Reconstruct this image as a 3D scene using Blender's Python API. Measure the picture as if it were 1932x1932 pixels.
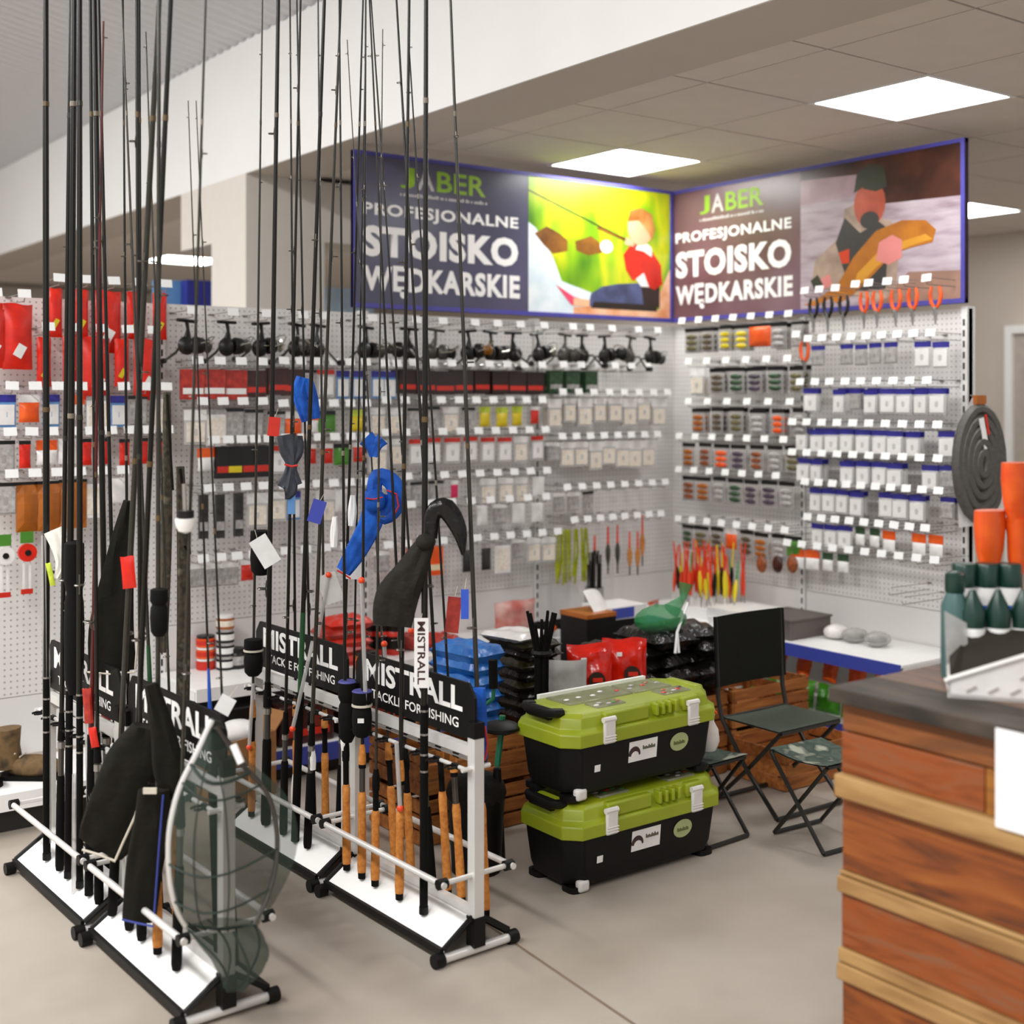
import bpy, bmesh, math, random
from mathutils import Vector, Matrix, Euler
R = random.Random(7)
PI = math.pi
for o in list(bpy.data.objects): bpy.data.objects.remove(o)
SC = bpy.context.scene
COL = SC.collection

# ------------------------------------------------------------------ camera
# room frame: gondola corner at the origin, gondola wall A in the plane y=0 (running to -x),
# gondola wall B in the plane x=0 (running to -y)
F = 2403.0; PPX = 966.0; HOR = 750.0
CAM = Vector((-5.167, -5.381, 1.62))
VA = math.radians(53.4)
VV = Vector((math.cos(VA), math.sin(VA), 0)); VR = Vector((math.sin(VA), -math.cos(VA), 0))
cd = bpy.data.cameras.new('camera'); co = bpy.data.objects.new('camera', cd); COL.objects.link(co)
co.location = CAM; co.rotation_euler = (PI/2, 0, VA - PI/2)
cd.sensor_width = 36; cd.lens = 36*F/1932; cd.shift_y = -(966-HOR)/1932
cd.clip_start = .05; cd.clip_end = 100
cd.dof.use_dof = True; cd.dof.focus_distance = 4.25; cd.dof.aperture_fstop = 1.7
SC.camera = co

# ------------------------------------------------------------------ world and light
w = bpy.data.worlds.new('hall_light'); SC.world = w; w.use_nodes = True
bg = w.node_tree.nodes['Background']; bg.inputs[0].default_value = (.97, .985, 1.0, 1); bg.inputs[1].default_value = 0.70
def area(name, loc, rot, sx, sy, power, col=(1, .99, .98)):
    l = bpy.data.lights.new(name, 'AREA'); l.shape = 'RECTANGLE'; l.size = sx; l.size_y = sy; l.energy = power; l.color = col
    o = bpy.data.objects.new(name, l); COL.objects.link(o); o.location = loc; o.rotation_euler = rot; return o
# added fill lamps, out of view, brightening the high part of the shop
for i, y in enumerate((-6.5, -3.2, 0.1, 3.4)):
    area('hall_fill_light', (-6.4, y, 4.17), (0, 0, 0), .5, 2.4, 185)
SC.view_settings.view_transform = 'Standard'; SC.view_settings.look = 'None'
SC.view_settings.exposure = 0.0; SC.view_settings.gamma = 1.0; SC.view_settings.use_curve_mapping = False

# ------------------------------------------------------------------ measuring helpers (photo point -> point on a real plane)
def ray(px, py): return VV + VR*((px-PPX)/F) + Vector((0, 0, (HOR-py)/F))
def onA(px, py, off=0.): d = ray(px, py); return CAM + d*((-off-CAM.y)/d.y)
def onB(px, py, off=0.): d = ray(px, py); return CAM + d*((-off-CAM.x)/d.x)
def onZ(px, py, z=0.): d = ray(px, py); return CAM + d*((z-CAM.z)/d.z)
def atD(px, py, dep): return CAM + ray(px, py)*dep
def G(lat, dep, z=0.): p = CAM + VR*lat + VV*dep; p.z = z; return p
def depth(p): return (Vector(p)-CAM).dot(VV)
def proj(p):
    q = Vector(p)-CAM; d = q.dot(VV); return PPX+F*q.dot(VR)/d, HOR-F*q.z/d

# ------------------------------------------------------------------ materials
def lin(c):
    c = c.lstrip('#'); v = [int(c[i:i+2], 16)/255 for i in (0, 2, 4)]
    return tuple((x/12.92 if x <= .04045 else ((x+.055)/1.055)**2.4) for x in v) + (1.,)
MATS = {}
def mat(name, c, rough=.5, metal=0., var=.12, scale=18., bump=0., alpha=1., emit=0., trans=0., spec=.5, c2=None):
    if name in MATS: return MATS[name]
    m = bpy.data.materials.new(name); m.use_nodes = True; nt = m.node_tree; b = nt.nodes['Principled BSDF']
    col = lin(c); b.inputs['Roughness'].default_value = rough; b.inputs['Metallic'].default_value = metal
    b.inputs['Specular IOR Level'].default_value = spec
    tc = nt.nodes.new('ShaderNodeTexCoord'); nz = nt.nodes.new('ShaderNodeTexNoise'); nz.inputs['Scale'].default_value = scale
    nz.inputs['Detail'].default_value = 3
    nt.links.new(tc.outputs['Object'], nz.inputs['Vector'])
    rp = nt.nodes.new('ShaderNodeValToRGB')
    a = lin(c2) if c2 else tuple(x*(1-var) for x in col[:3])+(1,)
    rp.color_ramp.elements[0].position = .3; rp.color_ramp.elements[1].position = .7
    rp.color_ramp.elements[0].color = a; rp.color_ramp.elements[1].color = col
    nt.links.new(nz.outputs['Fac'], rp.inputs['Fac']); nt.links.new(rp.outputs['Color'], b.inputs['Base Color'])
    if bump:
        bp = nt.nodes.new('ShaderNodeBump'); bp.inputs['Strength'].default_value = bump; bp.inputs['Distance'].default_value = .01
        nt.links.new(nz.outputs['Fac'], bp.inputs['Height']); nt.links.new(bp.outputs['Normal'], b.inputs['Normal'])
    if alpha < 1: b.inputs['Alpha'].default_value = alpha
    if trans: b.inputs['Transmission Weight'].default_value = trans
    if emit: b.inputs['Emission Color'].default_value = col; b.inputs['Emission Strength'].default_value = emit
    MATS[name] = m; return m
def ramp_mat(name, stops, scale, rough=.6, detail=4., stretch=(1, 1, 1), bump=0., dist=0., kind='noise', metal=0.):
    if name in MATS: return MATS[name]
    m = bpy.data.materials.new(name); m.use_nodes = True; nt = m.node_tree; b = nt.nodes['Principled BSDF']
    b.inputs['Roughness'].default_value = rough; b.inputs['Metallic'].default_value = metal
    tc = nt.nodes.new('ShaderNodeTexCoord'); mp = nt.nodes.new('ShaderNodeMapping'); mp.inputs['Scale'].default_value = stretch
    nt.links.new(tc.outputs['Object'], mp.inputs['Vector'])
    nz = nt.nodes.new('ShaderNodeTexNoise' if kind == 'noise' else 'ShaderNodeTexVoronoi'); nz.inputs['Scale'].default_value = scale
    if kind == 'noise': nz.inputs['Detail'].default_value = detail; nz.inputs['Distortion'].default_value = dist
    nt.links.new(mp.outputs['Vector'], nz.inputs['Vector'])
    rp = nt.nodes.new('ShaderNodeValToRGB'); e = rp.color_ramp.elements
    while len(e) < len(stops): e.new(.5)
    for i, (p, c) in enumerate(stops): e[i].position = p; e[i].color = lin(c)
    nt.links.new(nz.outputs['Fac' if kind == 'noise' else 'Distance'], rp.inputs['Fac']); nt.links.new(rp.outputs['Color'], b.inputs['Base Color'])
    if bump:
        bp = nt.nodes.new('ShaderNodeBump'); bp.inputs['Strength'].default_value = bump; bp.inputs['Distance'].default_value = .01
        nt.links.new(nz.outputs['Fac' if kind == 'noise' else 'Distance'], bp.inputs['Height']); nt.links.new(bp.outputs['Normal'], b.inputs['Normal'])
    MATS[name] = m; return m
def peg_mat(name, c, hole):
    # perforated steel back panel: 25 mm grid of small punched holes, too small to build one by one
    m = bpy.data.materials.new(name); m.use_nodes = True; nt = m.node_tree; b = nt.nodes['Principled BSDF']; b.inputs['Roughness'].default_value = .45
    tc = nt.nodes.new('ShaderNodeTexCoord'); sep = nt.nodes.new('ShaderNodeSeparateXYZ'); nt.links.new(tc.outputs['Object'], sep.inputs[0])
    def M(op, a, bb=None):
        n = nt.nodes.new('ShaderNodeMath'); n.operation = op
        for i, x in enumerate((a, bb)):
            if x is None: continue
            if isinstance(x, (int, float)): n.inputs[i].default_value = x
            else: nt.links.new(x, n.inputs[i])
        return n.outputs[0]
    s = []
    for ax in ('X', 'Z'):
        f = M('FRACT', M('MULTIPLY', sep.outputs[ax], 40.)); d = M('SUBTRACT', f, .5); s.append(M('MULTIPLY', d, d))
    r2 = M('ADD', s[0], s[1]); k = M('LESS_THAN', r2, .026)
    mx = nt.nodes.new('ShaderNodeMix'); mx.data_type = 'RGBA'; nt.links.new(k, mx.inputs[0])
    mx.inputs[6].default_value = lin(c); mx.inputs[7].default_value = lin(hole)
    nt.links.new(mx.outputs[2], b.inputs['Base Color']); MATS[name] = m; return m

# ------------------------------------------------------------------ mesh builder
class MB:
    def __init__(s): s.v = []; s.f = []; s.m = []
    def add(s, vs, fs, mi=0):
        o = len(s.v); s.v += [tuple(v) for v in vs]
        for f in fs: s.f.append(tuple(i+o for i in f)); s.m.append(mi)
        return s
    def box(s, c, d, rot=None, mi=0, taper=1.):
        x, y, z = d[0]/2, d[1]/2, d[2]/2; c = Vector(c)
        P = [Vector((a*x*(taper if e > 0 else 1), b*y*(taper if e > 0 else 1), e*z)) for e in (-1, 1) for a, b in ((-1, -1), (1, -1), (1, 1), (-1, 1))]
        if rot is not None:
            q = rot if isinstance(rot, Matrix) else Euler(rot).to_matrix(); P = [q @ p for p in P]
        return s.add([p+c for p in P], [(3, 2, 1, 0), (4, 5, 6, 7), (0, 1, 5, 4), (1, 2, 6, 5), (2, 3, 7, 6), (3, 0, 4, 7)], mi)
    def bbox(s, lo, hi, mi=0): return s.box([(a+b)/2 for a, b in zip(lo, hi)], [b-a for a, b in zip(lo, hi)], None, mi)
    def rbox(s, c, d, r, mi=0, seg=2):   # box with rounded vertical edges
        x, y, z = d[0]/2, d[1]/2, d[2]/2; pts = []
        for (sx, sy, a0) in ((1, 1, 0), (-1, 1, 90), (-1, -1, 180), (1, -1, 270)):
            for k in range(seg+1):
                a = math.radians(a0+90*k/seg); pts.append((c[0]+sx*(x-r)+r*math.cos(a), c[1]+sy*(y-r)+r*math.sin(a)))
        return s.prism(pts, c[2]-z, c[2]+z, mi)
    def prism(s, pts, z0, z1, mi=0):
        n = len(pts); v = [(p[0], p[1], z0) for p in pts]+[(p[0], p[1], z1) for p in pts]
        return s.add(v, [tuple(range(n-1, -1, -1)), tuple(range(n, 2*n))]+[(i, (i+1) % n, n+(i+1) % n, n+i) for i in range(n)], mi)
    def tube(s, path, rad, n=8, mi=0, caps=True, closed=False, flat=1.):
        P = [Vector(p) for p in path]; k = len(P); rad = rad if isinstance(rad, (list, tuple)) else [rad]*k
        rings = []; up = None
        for i, p in enumerate(P):
            if closed: t = P[(i+1) % k]-P[i-1]
            else: t = (P[min(i+1, k-1)]-P[max(i-1, 0)])
            t = t.normalized() if t.length > 1e-9 else Vector((0, 0, 1))
            if up is None:
                up = Vector((0, 0, 1)) if abs(t.z) < .9 else Vector((1, 0, 0))
            a = t.cross(up).normalized(); b = a.cross(t).normalized(); up = b
            rings.append([p + (a*math.cos(2*PI*j/n)*flat + b*math.sin(2*PI*j/n))*rad[i] for j in range(n)])
        v = [q for r in rings for q in r]; f = []
        for i in range(k if closed else k-1):
            i2 = (i+1) % k
            for j in range(n): f.append((i*n+j, i*n+(j+1) % n, i2*n+(j+1) % n, i2*n+j))
        if caps and not closed: f += [tuple(range(n-1, -1, -1)), tuple((k-1)*n+j for j in range(n))]
        return s.add(v, f, mi)
    def lathe(s, prof, c=(0, 0, 0), n=14, mi=0, q=None):
        v = []; k = len(prof); c = Vector(c)
        for r, z in prof:
            for j in range(n):
                p = Vector((r*math.cos(2*PI*j/n), r*math.sin(2*PI*j/n), z))
                v.append((q @ p if q is not None else p)+c)
        f = [(i*n+j, i*n+(j+1) % n, (i+1)*n+(j+1) % n, (i+1)*n+j) for i in range(k-1) for j in range(n)]
        f += [tuple(range(n-1, -1, -1)), tuple((k-1)*n+j for j in range(n))]
        return s.add(v, f, mi)
    def ell(s, c, r, n=10, k=7, mi=0, q=None):
        pr = [(max(1e-4, math.sin(PI*i/k)), -math.cos(PI*i/k)) for i in range(k+1)]; v = []
        c = Vector(c)
        for a, z in pr:
            for j in range(n):
                p = Vector((a*math.cos(2*PI*j/n)*r[0], a*math.sin(2*PI*j/n)*r[1], z*r[2])); v.append((q @ p if q is not None else p)+c)
        return s.add(v, [(i*n+j, i*n+(j+1) % n, (i+1)*n+(j+1) % n, (i+1)*n+j) for i in range(k) for j in range(n)], mi)
    def grid(s, fn, nu, nv, mi=0, closeu=False):
        v = [fn(i/(nu if closeu else nu-1), j/(nv-1)) for j in range(nv) for i in range(nu)]; f = []
        for j in range(nv-1):
            for i in range(nu if closeu else nu-1): f.append((j*nu+i, j*nu+(i+1) % nu, (j+1)*nu+(i+1) % nu, (j+1)*nu+i))
        return s.add(v, f, mi)
    def build(s, name, mats, parent=None, smooth=False, loc=None, rz=None):
        me = bpy.data.meshes.new(name); me.from_pydata(s.v, [], s.f)
        for m in (mats if isinstance(mats, (list, tuple)) else [mats]): me.materials.append(m)
        if len(me.materials) > 1: me.polygons.foreach_set('material_index', s.m)
        if smooth: me.shade_smooth(); me.set_sharp_from_angle(angle=math.radians(42))
        me.update(); return place(name, me, parent, loc, rz)
def place(name, me, parent=None, loc=None, rz=None, rot=None, sc=None):
    o = bpy.data.objects.new(name, me); COL.objects.link(o)
    if parent: o.parent = parent
    if loc is not None: o.location = loc
    if rz is not None: o.rotation_euler = (0, 0, rz)
    if rot is not None: o.rotation_euler = rot
    if sc is not None: o.scale = sc
    return o
def empty(name, loc=(0, 0, 0), rz=0.): o = place(name, None, None, loc, rz); o.empty_display_size = .1; return o
def tag(o, label, cat, group=None):
    o['label'] = label; o['category'] = cat
    if group: o['group'] = group
    return o
def struct(o, label=None):
    o['kind'] = 'structure'
    if label: o['label'] = label
    return o
def copy_tree(o, parent=None):
    c = o.copy(); COL.objects.link(c); c.parent = parent
    for ch in [x for x in bpy.data.objects if x.parent == o]: copy_tree(ch, c)
    return c
def text_mesh(name, s, width, height, mats, parent, mtx, bold=0., ext=.001, font_space=1.):
    cu = bpy.data.curves.new(name, 'FONT'); cu.body = s; cu.size = 1; cu.extrude = 0; cu.offset = bold; cu.resolution_u = 3; cu.space_character = font_space
    cu.align_x = 'LEFT'
    ob = bpy.data.objects.new(name+'_curve', cu); COL.objects.link(ob)
    dg = bpy.context.evaluated_depsgraph_get(); me = bpy.data.meshes.new_from_object(ob.evaluated_get(dg))
    bpy.data.objects.remove(ob)
    xs = [v.co.x for v in me.vertices]; ys = [v.co.y for v in me.vertices]
    x0, x1, y0, y1 = min(xs), max(xs), min(ys), max(ys)
    for v in me.vertices:
        v.co = mtx @ Vector(((v.co.x-x0)/(x1-x0)*width, (v.co.y-y0)/(y1-y0)*height, 0))
    me.materials.clear(); me.materials.append(mats); me.name = name
    return place(name, me, parent)
def ordinal(i): return ['first', 'second', 'third', 'fourth', 'fifth', 'sixth', 'seventh', 'eighth', 'ninth', 'tenth', 'eleventh', 'twelfth'][i]
def pillow(wd, ht, th, seed=0, nu=12, nv=12, crinkle=.25, mi=0, seam=.06, pw=.6):
    # sealed pouch lying in the xz-plane, front towards -y, base at z=0
    r = random.Random(seed); ph = [r.uniform(0, 6.28) for _ in range(6)]; fr = [r.uniform(5, 13) for _ in range(6)]
    b = MB()
    def prof(u, v):
        a = max(0, 1-abs(2*u-1)**2.6); c = max(0, 1-abs(2*v-1)**2.6)
        if v < seam or v > 1-seam: c *= .15
        return (a*c)**pw
    def wr(u, v, k): return 1+crinkle*(.5*math.sin(fr[k]*u*2+ph[k]+3*v)+.5*math.sin(fr[k+1]*v*2.2+ph[k+1]-2*u))
    def shp(u, v):
        x = (u-.5)*wd*(1-.05*math.sin(PI*v)); z = v*ht + .015*ht*math.sin(fr[4]*u+ph[4])*(1 if v > .5 else .2); return x, z
    def fr_(u, v): x, z = shp(u, v); return (x, -th/2*prof(u, v)*wr(u, v, 0)-.0006, z)
    def bk_(u, v): x, z = shp(1-u, v); return (x, th/2*prof(1-u, v)*wr(u, v, 2)+.0006, z)
    b.grid(fr_, nu, nv, mi); b.grid(bk_, nu, nv, mi); return b
# ================================================================== SETTING
CZ = 2.87
m_floor = ramp_mat('concrete_floor', [(.25, '#948a7e'), (.5, '#a79d91'), (.75, '#b4aca1')], 1.6, rough=.42, detail=8, bump=.03)
fl = struct(MB().bbox((-14, -12, -.1), (9, 14, 0)).build('floor', m_floor))
m_joint = mat('joint_sealant', '#7c6a58', .8)
a, b_ = onZ(905, 1735), onZ(1195, 1932)
dj = (b_-a).normalized()
nj = Vector((-dj.y, dj.x, 0))
p0, p1 = a-dj*.2, b_+dj*3
struct(MB().add([p0+nj*.005+Vector((0, 0, .0008)), p1+nj*.005+Vector((0, 0, .0008)), p1-nj*.005+Vector((0, 0, .0008)), p0-nj*.005+Vector((0, 0, .0008))], [(3, 2, 1, 0)]).build('trim_1', m_joint), 'sealed joint line running across the concrete floor')
m_ceil = mat('ceiling_tile', '#dcd3ca', .9, var=.05, scale=6, bump=.02)
m_grid = mat('ceiling_grid', '#7d756e', .6)
m_white = mat('white_paint', '#f2f1ef', .7, var=.03, scale=3)
m_beige = mat('beige_paint', '#cfc4b8', .8, var=.05, scale=3)
ce = struct(MB().bbox((-2.18, -6.6, CZ+.012), (3.7, 9.6, CZ+.06)).build('ceiling', m_grid))
tl = MB().box((0, 0, 0), (.588, .588, .012)); tme = None
LIGHTS = [(-.63, -.285), (-.63, -2.085), (-.63, -3.885), (2.37, -.285), (2.37, -2.085), (-.63, 5.715), (2.37, 3.9), (-.63, 3.9)]
for i in range(9):
    for j in range(-10, 16):
        x = -1.53+.6*i+.3; y = -.585+.6*j+.3
        if x > 3.6 or any(abs(x-lx) < .1 and abs(y-ly) < .1 for lx, ly in LIGHTS): continue
        if tme is None:
            o = tl.build('ceiling_tile', m_ceil, ce); tme = o.data
        else: o = place('ceiling_tile', tme, ce)
        o.location = (x, y, CZ+.006+.0015*R.random())
cme = None
for j in range(-10, 16):
    y = -.585+.6*j+.3
    if cme is None:
        o = MB().box((0, 0, 0), (.26, .588, .012)).build('ceiling_tile', m_ceil, ce); cme = o.data
    else: o = place('ceiling_tile', cme, ce)
    o.location = (-1.665, y, CZ+.006)
# bulkhead that closes the low ceiling off against the high part of the shop
m_soff = mat('soffit_paint', '#c6bdb3', .85, var=.03, scale=4)
struct(MB().bbox((-2.2, -6.6, CZ-.03), (-2.19, 9.6, 3.56)).build('wall_bulkhead', m_white), 'white bulkhead face above the edge of the low ceiling')
struct(MB().bbox((-2.189, -6.6, CZ-.03), (-1.80, 9.6, CZ+.010)).build('trim_2', m_soff), 'plain plaster strip along the edge of the tiled ceiling')
# corrugated roof of the high part, sloping up from the bulkhead
m_roof = mat('roof_sheet', '#d2d3d8', .5, var=.03)
rb = MB(); n = 190
pr = []
for k in range(n*4+1):
    y = -9+19*k/(n*4); pr.append((y, (0, .012, .012, 0)[k % 4]))
v = []
for y, h in pr: v += [(-2.19, y, 3.562+h), (-9.5, y, 5.0+h)]
rb.add(v, [(2*i, 2*i+1, 2*i+3, 2*i+2) for i in range(len(pr)-1)])
struct(rb.build('roof', m_roof), 'pale corrugated roof sheet above the high part of the shop')
struct(MB().box((-8.2, .5, 4.68), (.16, 19, .14)).build('trim_3', m_white), 'white purlin under the corrugated roof')
m_fill = mat('fill_strip_glow', '#ffffff', .5, emit=2.5)
for y in (-6.5, -3.2, 0.1, 3.4):  # unseen glowing fittings, added to go with the fill lamps
    t = tag(empty('fill_strip', (-6.4, y, 4.20)), 'out-of-view strip light added under the corrugated roof as fill', 'ceiling light', 'added fill lights of the high hall')
    MB().bbox((-.26, -1.22, .0), (.26, 1.22, .05)).build('housing', m_white, t); MB().bbox((-.24, -1.2, -.012), (.24, 1.2, 0)).build('diffuser', m_fill, t)
    for q in (-1, 1): MB().tube([(0, q, .05), (0, q, .19)], .006).build('hanger', m_grid, t)
# outer walls
struct(MB().bbox((3.6, -7, 0), (3.75, 9.6, CZ)).build('wall_right', m_beige))
struct(MB().bbox((-12, 9.6, 0), (3.75, 9.75, 5.4)).build('wall_back', m_beige))
m_door = mat('door_leaf', '#b9aea3', .6)
for k, yy in enumerate((-.9, 1.6)):
    d = struct(MB().bbox((3.56, yy, 0), (3.6, yy+.95, 2.1)).build('door_%d' % (k+1), m_door), 'plain beige door in the wall behind the gondola end')
    MB().bbox((3.53, yy-.06, 0), (3.6, yy, 2.16)).bbox((3.53, yy+.95, 0), (3.6, yy+1.01, 2.16)).bbox((3.53, yy, 2.1), (3.6, yy+.95, 2.16)).build('door_frame', m_white, d)
    MB().tube([(3.56, yy+.1, 1.02), (3.5, yy+.1, 1.02), (3.5, yy+.22, 1.02)], .01).build('door_handle', m_grid, d)
# pillar and header wall standing behind gondola A
struct(MB().bbox((-2.2, 1.04, 0), (-1.72, 1.5, 2.5)).build('wall_pillar', mat('pillar_paint', '#dcd6cd', .8, var=.03)), 'square cream pillar behind the pegboard wall')
struct(MB().bbox((-2.2, 1.04, 2.5), (-1.28, 1.95, CZ-.03)).build('wall_header', MATS['pillar_paint']), 'cream header box on top of the pillar')

# ------------------------------------------------------------------ ceiling panels
m_led = mat('led_diffuser', '#ffffff', .5, emit=19.)
names = {0: 'square LED panel close to the boy-fishing poster', 1: 'large square LED panel in the tiles before the angler poster'}
for i, (x, y) in enumerate(LIGHTS):
    lab = ['square LED ceiling panel right beside the corner of the two posters', 'square LED ceiling panel in front of the angler poster',
           'square LED ceiling panel above the wooden counter', 'square LED ceiling panel beyond the end of the angler poster', 'square LED ceiling panel over the aisle behind the blue-header pegboard',
           'square LED ceiling panel far behind the red bags', 'square LED ceiling panel over the back aisle', 'square LED ceiling panel beyond the cream pillar'][i]
    t = tag(empty('led_panel', (x, y, CZ)), lab, 'ceiling light')
    fr = MB()
    for sx, sy, dx, dy in ((0, -.29, .6, .02), (0, .29, .6, .02), (-.29, 0, .02, .56), (.29, 0, .02, .56)): fr.box((sx, sy, .004), (dx, dy, .012))
    fr.build('frame', m_white, t); MB().box((0, 0, .006), (.56, .56, .006)).build('diffuser', m_led, t)

# ------------------------------------------------------------------ gondola shelving
m_peg = peg_mat('pegboard', '#dcd9d6', '#9d9894')
m_pan = mat('steel_panel', '#dedbd8', .45, var=.03, scale=4)
m_upr = mat('upright_steel', '#e3e1df', .4, var=.02)
m_slot = mat('upright_slot', '#2a2723', .8)
m_shelf = mat('shelf_white', '#f0efed', .4, var=.03)
m_blue = mat('price_rail_blue', '#3c4aa5', .4, var=.08)
m_dark = mat('plinth_black_steel', '#26231f', .6)  # plain dark steel of the plinths
GH = 2.03
def gondola(wall, a0, a1, label, peg_z=.62, shelves=(), cut=0.):
    # local frame: x along the wall (0..L), front towards -y
    L = a1-a0
    if wall == 'A': t = empty('gondola_bay', (-a1, 0, 0), 0.)
    else: t = empty('gondola_bay', (0, -a0, 0), -PI/2)
    tag(t, label, 'shelving', 'pegboard gondola bays')
    MB().bbox((.001, 0, peg_z), (L-.001, .03, GH)).build('perforated_panel', m_peg, t)
    MB().bbox((.001, 0, .16), (L-.001, .03, peg_z-.003)).build('plain_panel', m_pan, t)
    for x in ((.017,) if wall == 'A' else (L-.017,)):
        u = MB().bbox((x-.016, -.014, 0), (x+.016, .05, GH+.01)).build('upright', m_upr, t)
        s = MB()
        z = .2
        while z < GH-.03: s.bbox((x-.005, -.0155, z), (x+.005, -.0145, z+.03)); z += .05
        s.build('slot_row', m_slot, u)['kind'] = 'stuff'
    for k, (z, dp, thick, rail) in enumerate(shelves):
        L = a1-a0-cut
        sh = MB().bbox((.005, -dp, z-.012), (L-.005, -.012, z)).build('shelf', m_shelf, t)
        MB().bbox((.002, -dp-.012, z-thick), (L-.002, -dp, z+.004)).build('price_rail', rail, sh)
        for x in (.008, L-.014):
            MB().add([(x, -.014, z-.013), (x, -.014, z-.11), (x, -dp*.95, z-.05), (x, -dp*.95, z-.013), (x+.006, -.014, z-.013), (x+.006, -.014, z-.11), (x+.006, -dp*.95, z-.05), (x+.006, -dp*.95, z-.013)],
                     [(0, 1, 2, 3), (7, 6, 5, 4), (0, 4, 5, 1), (1, 5, 6, 2), (2, 6, 7, 3), (3, 7, 4, 0)]).build('bracket', m_upr, sh)
        if z < .2: MB().bbox((.01, -dp+.04, 0), (L-.01, -dp+.06, z-.013)).build('plinth', m_dark, t)
    return t
ordl = ['next to the corner', 'under the boy-fishing poster beside the slotted upright', 'below the cream pillar']
SA, SB = .42, .45
gondola('A', 0, 1.03, 'pegboard bay of the reel wall in the corner with yellow tube bundles', shelves=[(.13, .5, .07, m_blue)], cut=.53)
gondola('A', 1.03, 2.08, 'pegboard bay of the reel wall under the lettered half of the boy poster', shelves=[(.13, .5, .07, m_blue), (SA, .42, .05, m_shelf)])
gondola('A', 2.08, 3.10, 'pegboard bay of the reel wall below the cream pillar', shelves=[(.13, .5, .07, m_blue), (SA, .42, .05, m_shelf)])
gondola('A', 3.10, 4.25, 'pegboard bay hung with red bags and lures', peg_z=.4, shelves=[(.15, .48, .06, m_shelf)])
gondola('B', 0, .985, 'pegboard bay hung with lure packets beside the corner', shelves=[(.13, .5, .07, m_blue), (SB, .5, .055, m_blue)])
gondola('B', .985, 1.94, 'pegboard bay hung with blue-header packets', shelves=[(.13, .5, .07, m_blue), (SB, .5, .055, m_blue)])

# ------------------------------------------------------------------ posters
m_pfr = mat('poster_frame_blue', '#4a46a0', .5)
m_navy = ramp_mat('poster_navy', [(.2, '#3d3c4c'), (.6, '#4f4e66'), (.9, '#5d5a74')], 1.6, rough=.28)
m_plum = ramp_mat('poster_plum', [(.2, '#3a2624'), (.5, '#6b4c52'), (.9, '#8b6f78')], 1.8, rough=.28)
m_text = mat('poster_text_white', '#f6f4f2', .5, var=.02)
m_lime = mat('poster_logo_green', '#8db81e', .5, var=.05)
m_grey = mat('poster_logo_grey', '#c9c4c4', .5, var=.05)
def flat(mb, pts, y, mi): # printed shape on the board: polygon in board units
    mb.add([(p[0], y, p[1]) for p in pts], [tuple(range(len(pts)))], mi)
def blob(cx, cz, rx, rz, n=18, a0=0, rot=0):
    c, s = math.cos(rot), math.sin(rot)
    return [(cx+rx*math.cos(2*PI*k/n)*c-rz*math.sin(2*PI*k/n)*s, cz+rx*math.cos(2*PI*k/n)*s+rz*math.sin(2*PI*k/n)*c) for k in range(n)]
def poster(wall, L, z0, z1, label, back, pic):
    t = empty('poster_board', (-L-.04, 0, z0), 0) if wall == 'A' else empty('poster_board', (0, 0, z0), -PI/2)
    tag(t, label, 'poster'); H = z1-z0; h = L/2
    MB().bbox((0, -.03, 0), (L, -.005, H)).build('board', back, t)
    fr = MB()
    for lo, hi in (((0, -.036, 0), (L, -.004, .022)), ((0, -.036, H-.018), (L, -.004, H)), ((0, -.036, .022), (.012, -.004, H-.018)), ((L-.02, -.036, .022), (L, -.004, H-.018))): fr.bbox(lo, hi)
    fr.build('frame', m_pfr, t)
    X = Matrix(((1, 0, 0, 0), (0, 0, 1, -.0312), (0, 1, 0, 0), (0, 0, 0, 1)))
    def T(nm, s, x0, x1, za, zb, m, bold=.018): text_mesh(nm, s, x1-x0, zb-za, m, t, Matrix.Translation((x0, 0, za)) @ X, bold, font_space=1.1 if len(s) > 3 else 1.)
    T('lettering', 'J', h*.25, h*.33, H*.79, H*.925, m_lime); T('lettering', 'A', h*.345, h*.44, H*.79, H*.925, m_grey)
    T('lettering', 'BER', h*.455, h*.74, H*.79, H*.925, m_lime)
    sm = MB(); xq = h*.25; rr = random.Random(4)
    while xq < h*.74:
        wq = rr.uniform(.006, .011); hq = rr.choice([.012, .012, .017]); sm.bbox((xq, -.0312, H*.738), (xq+wq, -.0302, H*.738+hq)); xq += wq+rr.choice([.003, .003, .003, .012])
    sm.build('blurred_tagline', m_grey, t)['kind'] = 'stuff'
    T('lettering', 'PROFESJONALNE', h*.05, h*.94, H*.575, H*.675, m_text, .03)
    T('lettering', 'STOISKO', h*.05, h*.94, H*.33, H*.53, m_text, .048)
    T('lettering', 'WĘDKARSKIE', h*.05, h*.95, H*.07 if wall == 'A' else H*.09, H*.28, m_text, .042)
    pic(t, h+.004, L-.02, .022, H-.018)
    return t
P_ = lambda n, c, **k: mat('print_'+n, c, .35, var=.1, scale=9, **k)
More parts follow.
